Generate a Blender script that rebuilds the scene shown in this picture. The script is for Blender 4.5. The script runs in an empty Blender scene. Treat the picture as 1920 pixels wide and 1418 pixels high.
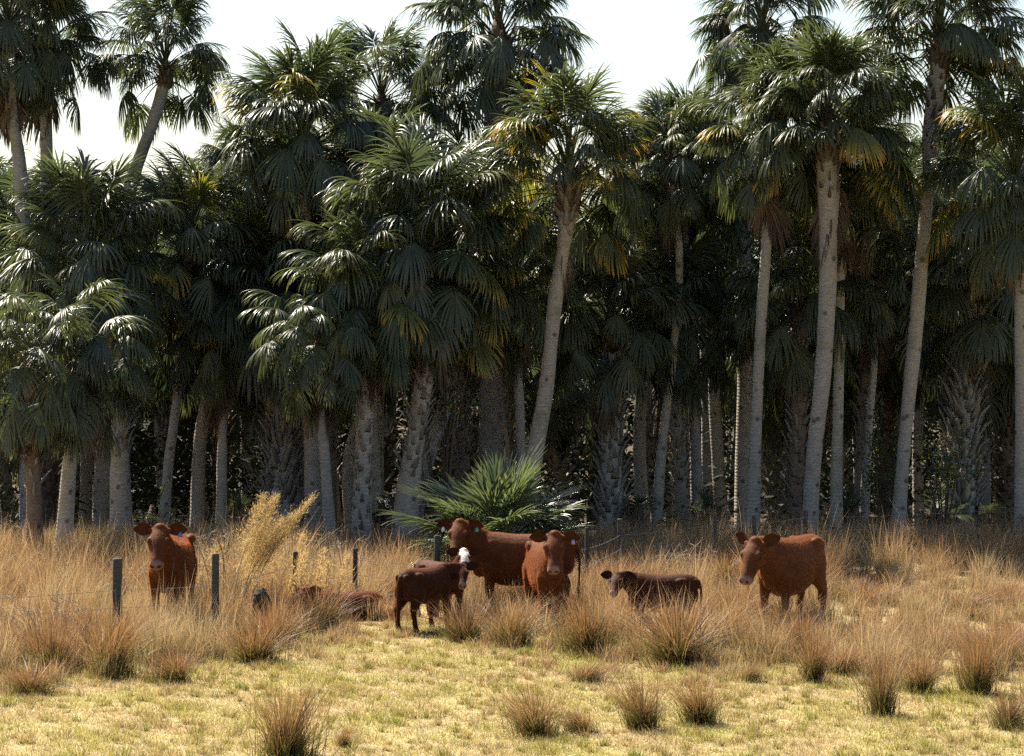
import bpy, math, random
import numpy as np
from mathutils import Vector, Matrix, Euler

R = math.radians
rng = np.random.default_rng(7)
random.seed(7)
scene = bpy.context.scene
COL = scene.collection

# ------------------------------------------------------------------ camera
F, CH, HY, W, H = 5000.0, 4.7, 574.0, 1920.0, 1418.0     # focal length in photo pixels, camera height, horizon row
cam = bpy.data.cameras.new('camera')
cam.sensor_width = 36.0
cam.lens = 36.0 * F / W
cam.shift_y = -(H / 2 - HY) / W
cam.clip_end = 3000
cam_o = bpy.data.objects.new('camera', cam)
cam_o.location = (0, 0, CH)
cam_o.rotation_euler = (R(90), 0, 0)
COL.objects.link(cam_o)
scene.camera = cam_o

# ------------------------------------------------------------------ sky, sun, exposure
SUN_AZ, SUN_EL = 38.0, 49.0          # degrees to the left of the view axis, above the horizon
world = bpy.data.worlds.new('World')
scene.world = world
world.use_nodes = True
wn = world.node_tree
sky = wn.nodes.new('ShaderNodeTexSky')
sky.sky_type = 'NISHITA'
sky.sun_disc = False
sky.sun_elevation = R(SUN_EL)
sky.sun_rotation = R(-SUN_AZ)
sky.dust_density = 1.7
sky.air_density = 1.0
sky.ozone_density = 1.0
wn.links.new(sky.outputs[0], wn.nodes['Background'].inputs[0])
wn.nodes['Background'].inputs[1].default_value = 0.066
sun = bpy.data.lights.new('sun', 'SUN')
sun.energy = 5.0
sun.angle = R(0.55)
sun.color = (1.0, 0.92, 0.79)
sun_o = bpy.data.objects.new('sun', sun)
sdir = Vector((-math.sin(R(SUN_AZ)) * math.cos(R(SUN_EL)), math.cos(R(SUN_AZ)) * math.cos(R(SUN_EL)), math.sin(R(SUN_EL))))
sun_o.rotation_euler = sdir.to_track_quat('Z', 'Y').to_euler()
sun_o.location = (-20, 30, 40)
COL.objects.link(sun_o)
vs = scene.view_settings
vs.view_transform = 'Standard'
vs.look = 'None'
vs.exposure = 1.5
vs.gamma = 1.0
vs.use_curve_mapping = False
scene.cycles.max_bounces = 5
scene.cycles.diffuse_bounces = 2
scene.cycles.glossy_bounces = 2
scene.cycles.transmission_bounces = 4
scene.cycles.use_denoising = False
scene.cycles.adaptive_threshold = 0.025
scene.cycles.caustics_reflective = False
scene.cycles.caustics_refractive = False
scene.cycles.sample_clamp_indirect = 6.0

# ------------------------------------------------------------------ helpers
def wp(px, py, Y):
    return Vector(((px - 960.0) * Y / F, Y, CH + (HY - py) * Y / F))

def ground_Y(py):
    return CH * F / (py - HY)

def np_mesh(name, verts, tris, attrs=None, smooth=False, quads=None):
    me = bpy.data.meshes.new(name)
    verts = np.asarray(verts, np.float32).reshape(-1, 3)
    tris = np.asarray(tris, np.int32).reshape(-1, 3) if tris is not None and len(tris) else np.zeros((0, 3), np.int32)
    quads = np.asarray(quads, np.int32).reshape(-1, 4) if quads is not None and len(quads) else np.zeros((0, 4), np.int32)
    nt_, nq = len(tris), len(quads)
    me.vertices.add(len(verts))
    me.vertices.foreach_set('co', verts.ravel())
    me.loops.add(nt_ * 3 + nq * 4)
    me.loops.foreach_set('vertex_index', np.concatenate([tris.ravel(), quads.ravel()]))
    me.polygons.add(nt_ + nq)
    me.polygons.foreach_set('loop_start', np.concatenate([np.arange(nt_) * 3, nt_ * 3 + np.arange(nq) * 4]).astype(np.int32))
    if smooth:
        me.polygons.foreach_set('use_smooth', np.ones(nt_ + nq, bool))
    for k, a in (attrs or {}).items():
        a = np.asarray(a, np.float32)
        if a.ndim == 1:
            at = me.attributes.new(k, 'FLOAT', 'POINT')
            at.data.foreach_set('value', a)
        else:
            if a.shape[1] == 3:
                a = np.concatenate([a, np.ones((len(a), 1), np.float32)], 1)
            at = me.attributes.new(k, 'FLOAT_COLOR', 'POINT')
            at.data.foreach_set('color', a.ravel())
    me.update()
    me.validate()
    return me

def link(name, data, mat=None, parent=None, loc=(0, 0, 0), rot=(0, 0, 0), scale=None):
    o = bpy.data.objects.new(name, data)
    COL.objects.link(o)
    o.location = loc
    o.rotation_euler = rot
    if scale is not None:
        o.scale = scale if hasattr(scale, '__len__') else (scale, scale, scale)
    if parent is not None:
        o.parent = parent
    if mat is not None and data is not None and hasattr(data, 'materials'):
        if len(data.materials) == 0:
            data.materials.append(mat)
        elif data.materials[0] != mat:
            o.material_slots[0].link = 'OBJECT'
            o.material_slots[0].material = mat
    return o

def tag(o, label=None, cat=None, group=None, kind=None):
    if label: o['label'] = label
    if cat: o['category'] = cat
    if group: o['group'] = group
    if kind: o['kind'] = kind
    return o

class MB:
    """collects vertices and faces of one mesh"""
    def __init__(s):
        s.v, s.t, s.q, s.n, s.a = [], [], [], 0, []
    def add(s, v, t=None, q=None, a=None):
        v = np.asarray(v, float).reshape(-1, 3)
        if t is not None and len(t): s.t.append(np.asarray(t, int).reshape(-1, 3) + s.n)
        if q is not None and len(q): s.q.append(np.asarray(q, int).reshape(-1, 4) + s.n)
        s.v.append(v)
        if a is not None:
            a = np.asarray(a, float)
            s.a.append(np.broadcast_to(a, (len(v),) + a.shape[-1:]) if a.ndim == 1 and len(a) != len(v) else a)
        s.n += len(v)
    def tube(s, pts, rad, n=8, cap=True, a=None, up=(0, 0, 1), flat=None):
        pts = [Vector(p) for p in pts]
        rad = list(rad) if hasattr(rad, '__len__') else [rad] * len(pts)
        vv = []
        for i, p in enumerate(pts):
            d = (pts[min(i + 1, len(pts) - 1)] - pts[max(i - 1, 0)]).normalized()
            u = Vector(up)
            if abs(d.dot(u)) > .95: u = Vector((1, 0, 0)) if abs(d.x) < .9 else Vector((0, 1, 0))
            x = d.cross(u).normalized(); y = x.cross(d).normalized()
            r = rad[i]; rx, ry = r if hasattr(r, '__len__') else (r, r)
            for k in range(n):
                an = 2 * math.pi * k / n
                vv.append(p + x * math.cos(an) * rx + y * math.sin(an) * ry)
        m = len(pts); q = []
        for i in range(m - 1):
            for k in range(n):
                q.append((i * n + k, i * n + (k + 1) % n, (i + 1) * n + (k + 1) % n, (i + 1) * n + k))
        t = []
        if cap:
            vv.append(pts[0]); vv.append(pts[-1])
            for k in range(n):
                t.append((m * n, (k + 1) % n, k)); t.append((m * n + 1, (m - 1) * n + k, (m - 1) * n + (k + 1) % n))
        s.add(vv, t, q, a)
    def ball(s, c, r, rot=None, nu=14, nv=9, a=None):
        r = r if hasattr(r, '__len__') else (r, r, r)
        vv = []
        for j in range(nv + 1):
            ph = math.pi * j / nv
            for i in range(nu):
                th = 2 * math.pi * i / nu
                p = Vector((r[0] * math.sin(ph) * math.cos(th), r[1] * math.sin(ph) * math.sin(th), r[2] * math.cos(ph)))
                if rot is not None: p = rot @ p
                vv.append(Vector(c) + p)
        q = []
        for j in range(nv):
            for i in range(nu):
                q.append((j * nu + i, (j + 1) * nu + i, (j + 1) * nu + (i + 1) % nu, j * nu + (i + 1) % nu))
        s.add(vv, None, q, a)
    def mesh(s, name, smooth=True, attr=None):
        v = np.concatenate(s.v)
        t = np.concatenate(s.t) if s.t else None
        q = np.concatenate(s.q) if s.q else None
        at = {attr: np.concatenate(s.a)} if attr and s.a else None
        return np_mesh(name, v, t, at, smooth, q)

def cr_spline(pts, n):
    """Catmull-Rom through arrays of points (any dimension)"""
    P = np.asarray(pts, float)
    P = np.vstack([2 * P[0] - P[1], P, 2 * P[-1] - P[-2]])
    out = []
    m = len(P) - 3
    for u in np.linspace(0, m - 1e-6, n):
        i = int(u); t = u - i
        a, b, c, d = P[i:i + 4]
        out.append(.5 * (2 * b + (c - a) * t + (2 * a - 5 * b + 4 * c - d) * t * t + (3 * b - a - 3 * c + d) * t ** 3))
    return np.array(out)

# ------------------------------------------------------------------ materials
def mat_new(name):
    m = bpy.data.materials.new(name)
    m.use_nodes = True
    nt = m.node_tree
    nt.nodes.clear()
    return m, nt, nt.nodes, nt.links

def N(nodes, t, **kw):
    n = nodes.new(t)
    for k, v in kw.items():
        if k.startswith('i_'):
            n.inputs[k[2:].replace('_', ' ')].default_value = v
        else:
            setattr(n, k, v)
    return n

def ramp(nodes, stops):
    r = nodes.new('ShaderNodeValToRGB')
    e = r.color_ramp.elements
    while len(e) < len(stops): e.new(.5)
    for k, (p, c) in enumerate(stops):
        e[k].position = p
        e[k].color = (*c, 1) if len(c) == 3 else c
    return r

def out_leaf(nt, col_socket, trans_col_socket, fac, rough, spec=.5, normal=None):
    nodes, L = nt.nodes, nt.links
    p = N(nodes, 'ShaderNodeBsdfPrincipled'); p.inputs['Roughness'].default_value = rough
    p.inputs['Specular IOR Level'].default_value = spec
    tr = N(nodes, 'ShaderNodeBsdfTranslucent')
    mx = N(nodes, 'ShaderNodeMixShader'); mx.inputs[0].default_value = fac
    o = N(nodes, 'ShaderNodeOutputMaterial')
    L.new(col_socket, p.inputs['Base Color']); L.new(trans_col_socket, tr.inputs['Color'])
    L.new(p.outputs[0], mx.inputs[1]); L.new(tr.outputs[0], mx.inputs[2]); L.new(mx.outputs[0], o.inputs[0])
    if normal is not None: L.new(normal, p.inputs['Normal'])
    return p

def mix_rgb(nodes, L, fac, a, b, mode='MIX'):
    m = N(nodes, 'ShaderNodeMix', data_type='RGBA', blend_type=mode)
    for s, v in ((m.inputs[0], fac), (m.inputs[6], a), (m.inputs[7], b)):
        if hasattr(v, 'links'): L.new(v, s)
        elif isinstance(v, (int, float)): s.default_value = v
        else: s.default_value = (*v, 1)
    return m.outputs[2]

def frond_material(name, stops, rand_stops, fac, rough, tcol=2.0, spec=.5):
    """colour along each leaflet (attribute t) times a per-leaf tint"""
    m, nt, nodes, L = mat_new(name)
    at = N(nodes, 'ShaderNodeAttribute', attribute_name='t')
    oi = N(nodes, 'ShaderNodeObjectInfo')
    geo = N(nodes, 'ShaderNodeNewGeometry')
    nz = N(nodes, 'ShaderNodeTexNoise'); nz.inputs['Scale'].default_value = 2.3; nz.inputs['Detail'].default_value = 3
    tc = N(nodes, 'ShaderNodeTexCoord'); L.new(tc.outputs['Object'], nz.inputs['Vector'])
    ad = N(nodes, 'ShaderNodeMath', operation='ADD'); L.new(at.outputs['Fac'], ad.inputs[0])
    ms = N(nodes, 'ShaderNodeMath', operation='MULTIPLY_ADD'); L.new(nz.outputs['Fac'], ms.inputs[0]); ms.inputs[1].default_value = .5; ms.inputs[2].default_value = -.25
    L.new(ms.outputs[0], ad.inputs[1])
    r1 = ramp(nodes, stops); L.new(ad.outputs[0], r1.inputs[0])
    r2 = ramp(nodes, rand_stops)
    a2 = N(nodes, 'ShaderNodeMath', operation='MULTIPLY_ADD'); L.new(geo.outputs['Random Per Island'], a2.inputs[0]); a2.inputs[1].default_value = .3; L.new(oi.outputs['Random'], a2.inputs[2])
    fr = N(nodes, 'ShaderNodeMath', operation='FRACT'); L.new(a2.outputs[0], fr.inputs[0])
    L.new(fr.outputs[0], r2.inputs[0])
    c = mix_rgb(nodes, L, 1.0, r1.outputs[0], r2.outputs[0], 'MULTIPLY')
    tcn = mix_rgb(nodes, L, 1.0, c, (tcol * .95, tcol * 1.0, tcol * .6), 'MULTIPLY')
    out_leaf(nt, c, tcn, fac, rough, spec)
    return m

GREENS = [(0, (.75, .82, .92)), (.3, (1, 1, 1)), (.6, (1.12, 1.05, .9)), (.85, (.88, .93, .98)), (1, (1.25, 1.2, 1.0))]
M = {}
M['frond'] = frond_material('frond_green', [(0, (.060, .070, .035)), (.55, (.057, .072, .038)), (.86, (.080, .090, .042)), (1.0, (.17, .135, .055))], GREENS, .28, .40, 2.2, .35)
M['frond_blue'] = frond_material('frond_bluegreen', [(0, (.060, .072, .042)), (.6, (.063, .078, .049)), (.93, (.088, .100, .058)), (1.0, (.15, .13, .065))], GREENS, .24, .35, 2.0, .4)
M['frond_silver'] = frond_material('frond_silver', [(0, (.085, .105, .050)), (.6, (.10, .125, .070)), (.93, (.14, .155, .085)), (1.0, (.22, .18, .07))], GREENS, .28, .28, 1.8, .6)
M['frond_yellow'] = frond_material('frond_yellowing', [(0, (.075, .095, .032)), (.40, (.10, .11, .030)), (.68, (.22, .19, .030)), (.88, (.48, .29, .035)), (1.0, (.42, .20, .04))], GREENS, .34, .40, 1.6)
M['frond_dead'] = frond_material('frond_dead', [(0, (.16, .115, .08)), (.5, (.125, .09, .065)), (1.0, (.085, .06, .045))],
                                 [(0, (.6, .6, .65)), (.5, (1, 1, 1)), (1, (1.35, 1.3, 1.25))], .12, .8, 1.2, .2)

def bark_material(name, c1, c2, c3, ring=26.0, strength=.5, lichen=(.16, .17, .11)):
    m, nt, nodes, L = mat_new(name)
    tc = N(nodes, 'ShaderNodeTexCoord'); oi = N(nodes, 'ShaderNodeObjectInfo')
    mp = N(nodes, 'ShaderNodeMapping'); L.new(tc.outputs['Object'], mp.inputs[0]); mp.inputs['Scale'].default_value = (9, 9, 34)
    n1 = N(nodes, 'ShaderNodeTexNoise'); n1.inputs['Scale'].default_value = 1.0; n1.inputs['Detail'].default_value = 5; n1.inputs['Roughness'].default_value = .7
    L.new(mp.outputs[0], n1.inputs['Vector'])
    n2 = N(nodes, 'ShaderNodeTexNoise'); n2.inputs['Scale'].default_value = 2.2; n2.inputs['Detail'].default_value = 4
    L.new(tc.outputs['Object'], n2.inputs['Vector'])
    wv = N(nodes, 'ShaderNodeTexWave', wave_type='BANDS', bands_direction='Z'); wv.inputs['Scale'].default_value = ring / 6.0
    wv.inputs['Distortion'].default_value = 3.0; wv.inputs['Detail'].default_value = 3; wv.inputs['Detail Scale'].default_value = 2.5
    L.new(tc.outputs['Object'], wv.inputs['Vector'])
    r1 = ramp(nodes, [(.25, c1), (.5, c2), (.78, c3)]); L.new(n1.outputs['Fac'], r1.inputs[0])
    r2 = ramp(nodes, [(.52, (0, 0, 0)), (.68, (1, 1, 1))]); L.new(n2.outputs['Fac'], r2.inputs[0])
    f = N(nodes, 'ShaderNodeMath', operation='MULTIPLY'); L.new(r2.outputs[0], f.inputs[0]); f.inputs[1].default_value = .55
    c = mix_rgb(nodes, L, f.outputs[0], r1.outputs[0], lichen)
    r3 = ramp(nodes, [(0, (.8, .8, .84)), (1, (1.2, 1.16, 1.1))]); L.new(oi.outputs['Random'], r3.inputs[0])
    c = mix_rgb(nodes, L, 1.0, c, r3.outputs[0], 'MULTIPLY')
    # dark lichen spots
    vo = N(nodes, 'ShaderNodeTexVoronoi'); vo.inputs['Scale'].default_value = 3.2; L.new(tc.outputs['Object'], vo.inputs['Vector'])
    r4 = ramp(nodes, [(.10, (.35, .35, .33)), (.2, (1, 1, 1))]); L.new(vo.outputs['Distance'], r4.inputs[0])
    c = mix_rgb(nodes, L, 1.0, c, r4.outputs[0], 'MULTIPLY')
    h = N(nodes, 'ShaderNodeMath', operation='MULTIPLY_ADD'); L.new(wv.outputs['Fac'], h.inputs[0]); h.inputs[1].default_value = .5; L.new(n1.outputs['Fac'], h.inputs[2])
    b = N(nodes, 'ShaderNodeBump'); b.inputs['Strength'].default_value = strength; b.inputs['Distance'].default_value = .03
    L.new(h.outputs[0], b.inputs['Height'])
    p = N(nodes, 'ShaderNodeBsdfPrincipled'); p.inputs['Roughness'].default_value = .9; p.inputs['Specular IOR Level'].default_value = .2
    o = N(nodes, 'ShaderNodeOutputMaterial')
    L.new(c, p.inputs['Base Color']); L.new(b.outputs[0], p.inputs['Normal']); L.new(p.outputs[0], o.inputs[0])
    return m
M['trunk'] = bark_material('trunk_grey', (.19, .175, .155), (.31, .285, .25), (.42, .39, .345))
M['trunk_warm'] = bark_material('trunk_warm', (.20, .17, .14), (.33, .29, .235), (.45, .40, .33))
M['trunk_red'] = bark_material('trunk_reddish', (.10, .065, .05), (.17, .11, .08), (.24, .19, .15))
M['boot'] = bark_material('boot_grey', (.12, .11, .095), (.21, .19, .165), (.31, .285, .25), strength=.35)
M['boot_brown'] = bark_material('boot_brown', (.06, .042, .032), (.10, .072, .052), (.15, .11, .08), strength=.35)
M['post'] = bark_material('post_wood', (.04, .038, .034), (.07, .066, .058), (.115, .105, .09), ring=4, strength=.4, lichen=(.10, .11, .06))
M['twig'] = bark_material('twig_dry', (.20, .16, .11), (.30, .25, .18), (.40, .33, .25), strength=.2)

def attr_leaf(name, fac, rough, tmul=(1.6, 1.4, .8), spec=.3, vary=.25):
    """colour from the point attribute Col, some light passing through"""
    m, nt, nodes, L = mat_new(name)
    at = N(nodes, 'ShaderNodeAttribute', attribute_name='Col')
    geo = N(nodes, 'ShaderNodeNewGeometry'); oi = N(nodes, 'ShaderNodeObjectInfo')
    mr = N(nodes, 'ShaderNodeMapRange'); mr.inputs['To Min'].default_value = 1 - vary; mr.inputs['To Max'].default_value = 1 + vary
    L.new(oi.outputs['Random'], mr.inputs['Value'])
    c = mix_rgb(nodes, L, 1.0, at.outputs['Color'], mr.outputs[0], 'MULTIPLY')
    t = mix_rgb(nodes, L, 1.0, c, tmul, 'MULTIPLY')
    out_leaf(nt, c, t, fac, rough, spec)
    return m
M['grass'] = attr_leaf('grass_blades', .42, .5, (1.35, 1.22, .95), .3, .12)
M['leaf'] = attr_leaf('broad_leaf', .25, .4, (1.8, 1.8, .7), .45, .2)
M['shade_leaf'] = attr_leaf('undergrowth_leaf', .06, .7, (1.4, 1.4, .7), .1, .1)  # translucence and gloss cut to keep the grove interior dark
M['plume'] = attr_leaf('weed_plume', .45, .7, (1.5, 1.25, .7), .2, .1)

def ground_material():
    m, nt, nodes, L = mat_new('ground_soil_and_thatch')
    tc = N(nodes, 'ShaderNodeTexCoord')
    n1 = N(nodes, 'ShaderNodeTexNoise'); n1.inputs['Scale'].default_value = .9; n1.inputs['Detail'].default_value = 6; n1.inputs['Roughness'].default_value = .65
    n2 = N(nodes, 'ShaderNodeTexNoise'); n2.inputs['Scale'].default_value = 22; n2.inputs['Detail'].default_value = 4; n2.inputs['Roughness'].default_value = .7
    for n in (n1, n2): L.new(tc.outputs['Object'], n.inputs['Vector'])
    r1 = ramp(nodes, [(.3, (.26, .19, .10)), (.47, (.41, .32, .17)), (.58, (.39, .33, .14)), (.72, (.29, .28, .085))]); L.new(n1.outputs['Fac'], r1.inputs[0])
    r2 = ramp(nodes, [(.3, (.55, .5, .45)), (.55, (1, 1, 1)), (.75, (1.3, 1.25, 1.1))]); L.new(n2.outputs['Fac'], r2.inputs[0])
    c = mix_rgb(nodes, L, 1.0, r1.outputs[0], r2.outputs[0], 'MULTIPLY')
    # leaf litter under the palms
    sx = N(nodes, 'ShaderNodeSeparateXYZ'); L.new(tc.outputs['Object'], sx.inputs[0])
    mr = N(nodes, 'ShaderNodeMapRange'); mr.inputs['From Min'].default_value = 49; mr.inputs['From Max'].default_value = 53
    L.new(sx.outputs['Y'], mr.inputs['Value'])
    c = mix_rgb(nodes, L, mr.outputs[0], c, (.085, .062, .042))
    b = N(nodes, 'ShaderNodeBump'); b.inputs['Strength'].default_value = .7; b.inputs['Distance'].default_value = .04; L.new(n2.outputs['Fac'], b.inputs['Height'])
    p = N(nodes, 'ShaderNodeBsdfPrincipled'); p.inputs['Roughness'].default_value = .95; p.inputs['Specular IOR Level'].default_value = .1
    o = N(nodes, 'ShaderNodeOutputMaterial'); L.new(c, p.inputs['Base Color']); L.new(b.outputs[0], p.inputs['Normal']); L.new(p.outputs[0], o.inputs[0])
    return m
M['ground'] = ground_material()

def plain(name, col, rough=.6, metal=0.0, spec=.4):
    m, nt, nodes, L = mat_new(name)
    tc = N(nodes, 'ShaderNodeTexCoord'); n1 = N(nodes, 'ShaderNodeTexNoise'); n1.inputs['Scale'].default_value = 30
    L.new(tc.outputs['Object'], n1.inputs['Vector'])
    r = ramp(nodes, [(.3, tuple(x * .8 for x in col)), (.7, tuple(min(1, x * 1.15) for x in col))]); L.new(n1.outputs['Fac'], r.inputs[0])
    p = N(nodes, 'ShaderNodeBsdfPrincipled'); p.inputs['Roughness'].default_value = rough; p.inputs['Metallic'].default_value = metal
    p.inputs['Specular IOR Level'].default_value = spec
    o = N(nodes, 'ShaderNodeOutputMaterial'); L.new(r.outputs[0], p.inputs['Base Color']); L.new(p.outputs[0], o.inputs[0])
    return m
M['wire'] = plain('galvanised_wire', (.22, .21, .20), .8, 0, .2)
M['eye'] = plain('eye_dark', (.012, .008, .006), .3, 0, .4)
M['tag_white'] = plain('tag_white', (.75, .72, .68), .5)
M['tag_green'] = plain('tag_green', (.10, .38, .22), .5)
M['tag_blue'] = plain('tag_blue', (.16, .17, .42), .5)
M['tag_lilac'] = plain('tag_lilac', (.42, .34, .55), .5)
M['moss'] = bark_material('stump_mossy', (.03, .026, .016), (.055, .045, .028), (.09, .08, .035), strength=1.0, lichen=(.09, .095, .02))

# ------------------------------------------------------------------ ground
gx = np.array([-900, -300, -120, -60, -30, 0, 30, 60, 120, 300, 900], float)
gy = np.array([-200, -50, 0, 20, 30, 40, 50, 53.5, 56.5, 60, 66, 73, 85, 95, 115, 140, 300, 700, 1800], float)
GX, GY = np.meshgrid(gx, gy)
def gz(y):
    return np.interp(y, [53.5, 60, 73, 95, 140], [0, -.35, -1.7, -2.6, -3.0])     # the grove floor lies a little lower than the meadow
gv = np.stack([GX.ravel(), GY.ravel(), gz(GY.ravel())], 1)
nx = len(gx)
gq = [(j * nx + i, j * nx + i + 1, (j + 1) * nx + i + 1, (j + 1) * nx + i) for j in range(len(gy) - 1) for i in range(nx - 1)]
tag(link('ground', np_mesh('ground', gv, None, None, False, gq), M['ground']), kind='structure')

# ------------------------------------------------------------------ palm fronds
def frond_geo(r, pitch, Lp=1.0, Rb=.95, nseg=38, spread=1.95, droop=.5, fold=.3, recurve=.9, shut=0.0, twist=0.0, pw=.030):
    """one fan leaf on its stalk; the stalk leaves the origin towards +X, gravity is -Z"""
    V, T, A = [], [], []
    n0 = 0
    bend = (.25 + .35 * max(0, math.cos(pitch))) * (1 if pitch > -1.2 else .2)
    pts, ang = [np.zeros(3)], pitch
    k = 5
    for i in range(k):
        ang = pitch - bend * (i + .5) / k
        pts.append(pts[-1] + Lp / k * np.array([math.cos(ang), 0, math.sin(ang)]))
    for i, p in enumerate(pts):
        w_ = pw * (1.5 - .9 * i / k) * .5
        an = pitch - bend * i / k
        up = np.array([-math.sin(an), 0, math.cos(an)])
        V += [p + np.array([0, w_, 0]), p - np.array([0, w_, 0]), p - up * w_]
        A += [0.0, 0.0, 0.0]
    for i in range(k):
        a, b = i * 3, i * 3 + 3
        for x, y in ((0, 1), (1, 2), (2, 0)):
            T += [(a + x, a + y, b + y), (a + x, b + y, b + x)]
    n0 = len(V)
    a0 = pitch - bend
    cL = .42 * Rb
    base = pts[-1]
    dth = 2 * spread / nseg
    for s in range(nseg):
        th = -spread + dth * (s + .5) + r.normal(0, .02)
        tt = abs(th) / spread
        sc = max(0.0, 1 - tt) ** 1.1 * cL
        a = a0 - recurve * .5 * (sc / cL)
        am = a0 - recurve * .25 * (sc / cL)
        root = base + sc * np.array([math.cos(am), 0, math.sin(am)])
        u = np.array([math.cos(a), 0, math.sin(a)]); v = np.array([0, 1.0, 0]); w = np.array([-math.sin(a), 0, math.cos(a)])
        thx = th * (1 - shut)
        d = math.cos(thx) * u + math.sin(thx) * v - fold * abs(math.sin(thx)) * w + r.normal(0, .04, 3)
        if twist:
            d = d + twist * v * .3
        d /= np.linalg.norm(d)
        Ls = Rb * (.60 + .30 * math.cos(th * .55)) * r.uniform(.9, 1.06)
        st = [0.02, .26, .46, .66, .84, 1.0]
        wid = [.008, .5 * dth * .38 * Ls * (1 - .5 * shut) + .003, .5 * dth * .46 * Ls * (1 - .3 * shut) + .003, .0135, .0075, 0]
        p = root.copy(); last = 0.0
        side = np.cross(w, d); side /= np.linalg.norm(side) + 1e-9
        ii = []
        kink = r.uniform(.4, 1.7) * droop
        if r.random() < .05: continue
        for j, f in enumerate(st):
            step = (f - last) * Ls; last = f
            d = d + np.array([0, 0, -1.0]) * kink * (f ** 1.3) * .62
            d /= np.linalg.norm(d)
            p = p + d * step
            nn = np.cross(d, side); nn /= np.linalg.norm(nn) + 1e-9
            hw = wid[j]
            if hw > 0:
                V += [p + side * hw, p - nn * hw * .55, p - side * hw]; ii.append(n0); n0 += 3
                A += [f, f, f]
            else:
                V += [p]; ii.append(n0); n0 += 1; A += [f]
        for j in range(4):
            x, y = ii[j], ii[j + 1]
            for c in (0, 1):
                T += [(x + c, x + c + 1, y + c + 1), (x + c, y + c + 1, y + c)]
        x, y = ii[4], ii[5]
        T += [(x, x + 1, y), (x + 1, x + 2, y)]
    return np.array(V), np.array(T), np.array(A)

PITCHES = [84, 68, 52, 36, 20, 4, -14, -32, -50]
FROND, FROND_NP = {}, {}
fr = np.random.default_rng(11)
for p in PITCHES:
    for v in range(4):
        young = (p + 55) / 137.0
        g = frond_geo(fr, R(p + fr.uniform(-5, 5)), Lp=fr.uniform(.70, 1.12), Rb=fr.uniform(.62, .80), nseg=46,
                      spread=fr.uniform(1.7, 2.3), droop=.32 + .95 * (1 - young) + fr.uniform(-.15, .55), fold=fr.uniform(.2, 1.0) * (1.25 - .7 * young),
                      recurve=fr.uniform(.8, 2.2) * (1.25 - .85 * young))
        FROND_NP[p, v] = g
        FROND[p, v] = np_mesh('frond_mesh', g[0], g[1], {'t': g[2]})
        FROND[p, v].materials.append(M['frond'])
DEAD, DEAD_NP = [], []
for v in range(5):
    g = frond_geo(fr, R(-62 - 5 * v), Lp=fr.uniform(.7, 1.0), Rb=fr.uniform(.85, 1.05), nseg=28, spread=1.9, droop=.95, fold=.5, recurve=.5, shut=.58)
    DEAD_NP.append(g)
    me = np_mesh('dead_frond_mesh', g[0], g[1], {'t': g[2]}); me.materials.append(M['frond_dead']); DEAD.append(me)

STIFF = {}
for p in PITCHES[:6]:
    for v in range(3):
        g = frond_geo(fr, R(p + fr.uniform(-5, 5)), Lp=fr.uniform(.75, 1.05), Rb=fr.uniform(.75, .95), nseg=34, spread=fr.uniform(1.3, 1.8), droop=fr.uniform(.08, .3),
                      fold=fr.uniform(-.25, .3), recurve=fr.uniform(.2, .7))
        STIFF[p, v] = np_mesh('stiff_frond_mesh', g[0], g[1], {'t': g[2]})
        STIFF[p, v].materials.append(M['frond'])

def nearest_pitch(p):
    return min(PITCHES, key=lambda q: abs(q - p))

def frond_layout(r, n, lo=-26, hi=88, ndead=6):
    """list of (kind, pitch, variant, yaw, height on the heart, scale)"""
    out = []
    yaw = r.uniform(0, 6.28)
    n = int(n * 1.8)
    for i in range(n):
        f = (i + .5) / n
        p = hi + (lo - hi) * f ** 1.2 + r.normal(0, 9)
        yaw += 2.39996
        out.append(('live', nearest_pitch(p), int(r.integers(4)), yaw + r.normal(0, .25), .55 * (1 - f), r.uniform(.88, 1.12), f))
    for i in range(ndead):
        out.append(('dead', -70, int(r.integers(5)), r.uniform(0, 6.28), -.05, r.uniform(.55, .95), 1.0))
    return out

# crown heart: a knot of stalk bases
def heart_mesh(r, rad=.2, h=.75):
    mb = MB()
    mb.tube([(0, 0, -.25), (0, 0, 0), (0, 0, h * .5), (0, 0, h)], [rad * .95, rad * 1.1, rad * .75, rad * .2], 10)
    for i in range(26):
        yw = i * 2.4; z = -.25 + .75 * (i / 26.0) * h
        c, s = math.cos(yw), math.sin(yw)
        L = r.uniform(.22, .42)
        tl = r.uniform(.5, 1.0)
        p0 = Vector((c * rad * .7, s * rad * .7, z)); p1 = p0 + Vector((c * tl, s * tl, 1)).normalized() * L
        mb.tube([p0, (p0 + p1) / 2 + Vector((c, s, 0)) * .02, p1], [(.06, .02), (.045, .018), (.03, .012)], 6)
    return mb.mesh('crown_heart')
HEART = [heart_mesh(np.random.default_rng(40 + i)) for i in range(3)]

# a split leaf base ("boot") that stays on the trunk
def boot_mesh(r, L=.34, w=.10):
    mb = MB()
    pts = [(0, 0, 0), (.045, 0, L * .35), (.10, 0, L * .7), (.17, 0, L)]
    mb.tube(pts, [(w * .5, .018), (w * .42, .02), (w * .27, .018), (w * .18, .012)], 6, up=(1, 0, 0))
    for s in (-1, 1):
        mb.tube([(0, 0, .02), (-.02, s * w * .5, -L * .18), (-.05, s * w * 1.0, -L * .42)], [(w * .22, .016), (w * .2, .015), (w * .12, .01)], 6, up=(1, 0, 0))
    return mb.mesh('boot_mesh')
BOOT = [boot_mesh(np.random.default_rng(60 + i), L, w) for i, (L, w) in enumerate(((.34, .13), (.42, .12), (.28, .15), (.38, .10)))]

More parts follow.
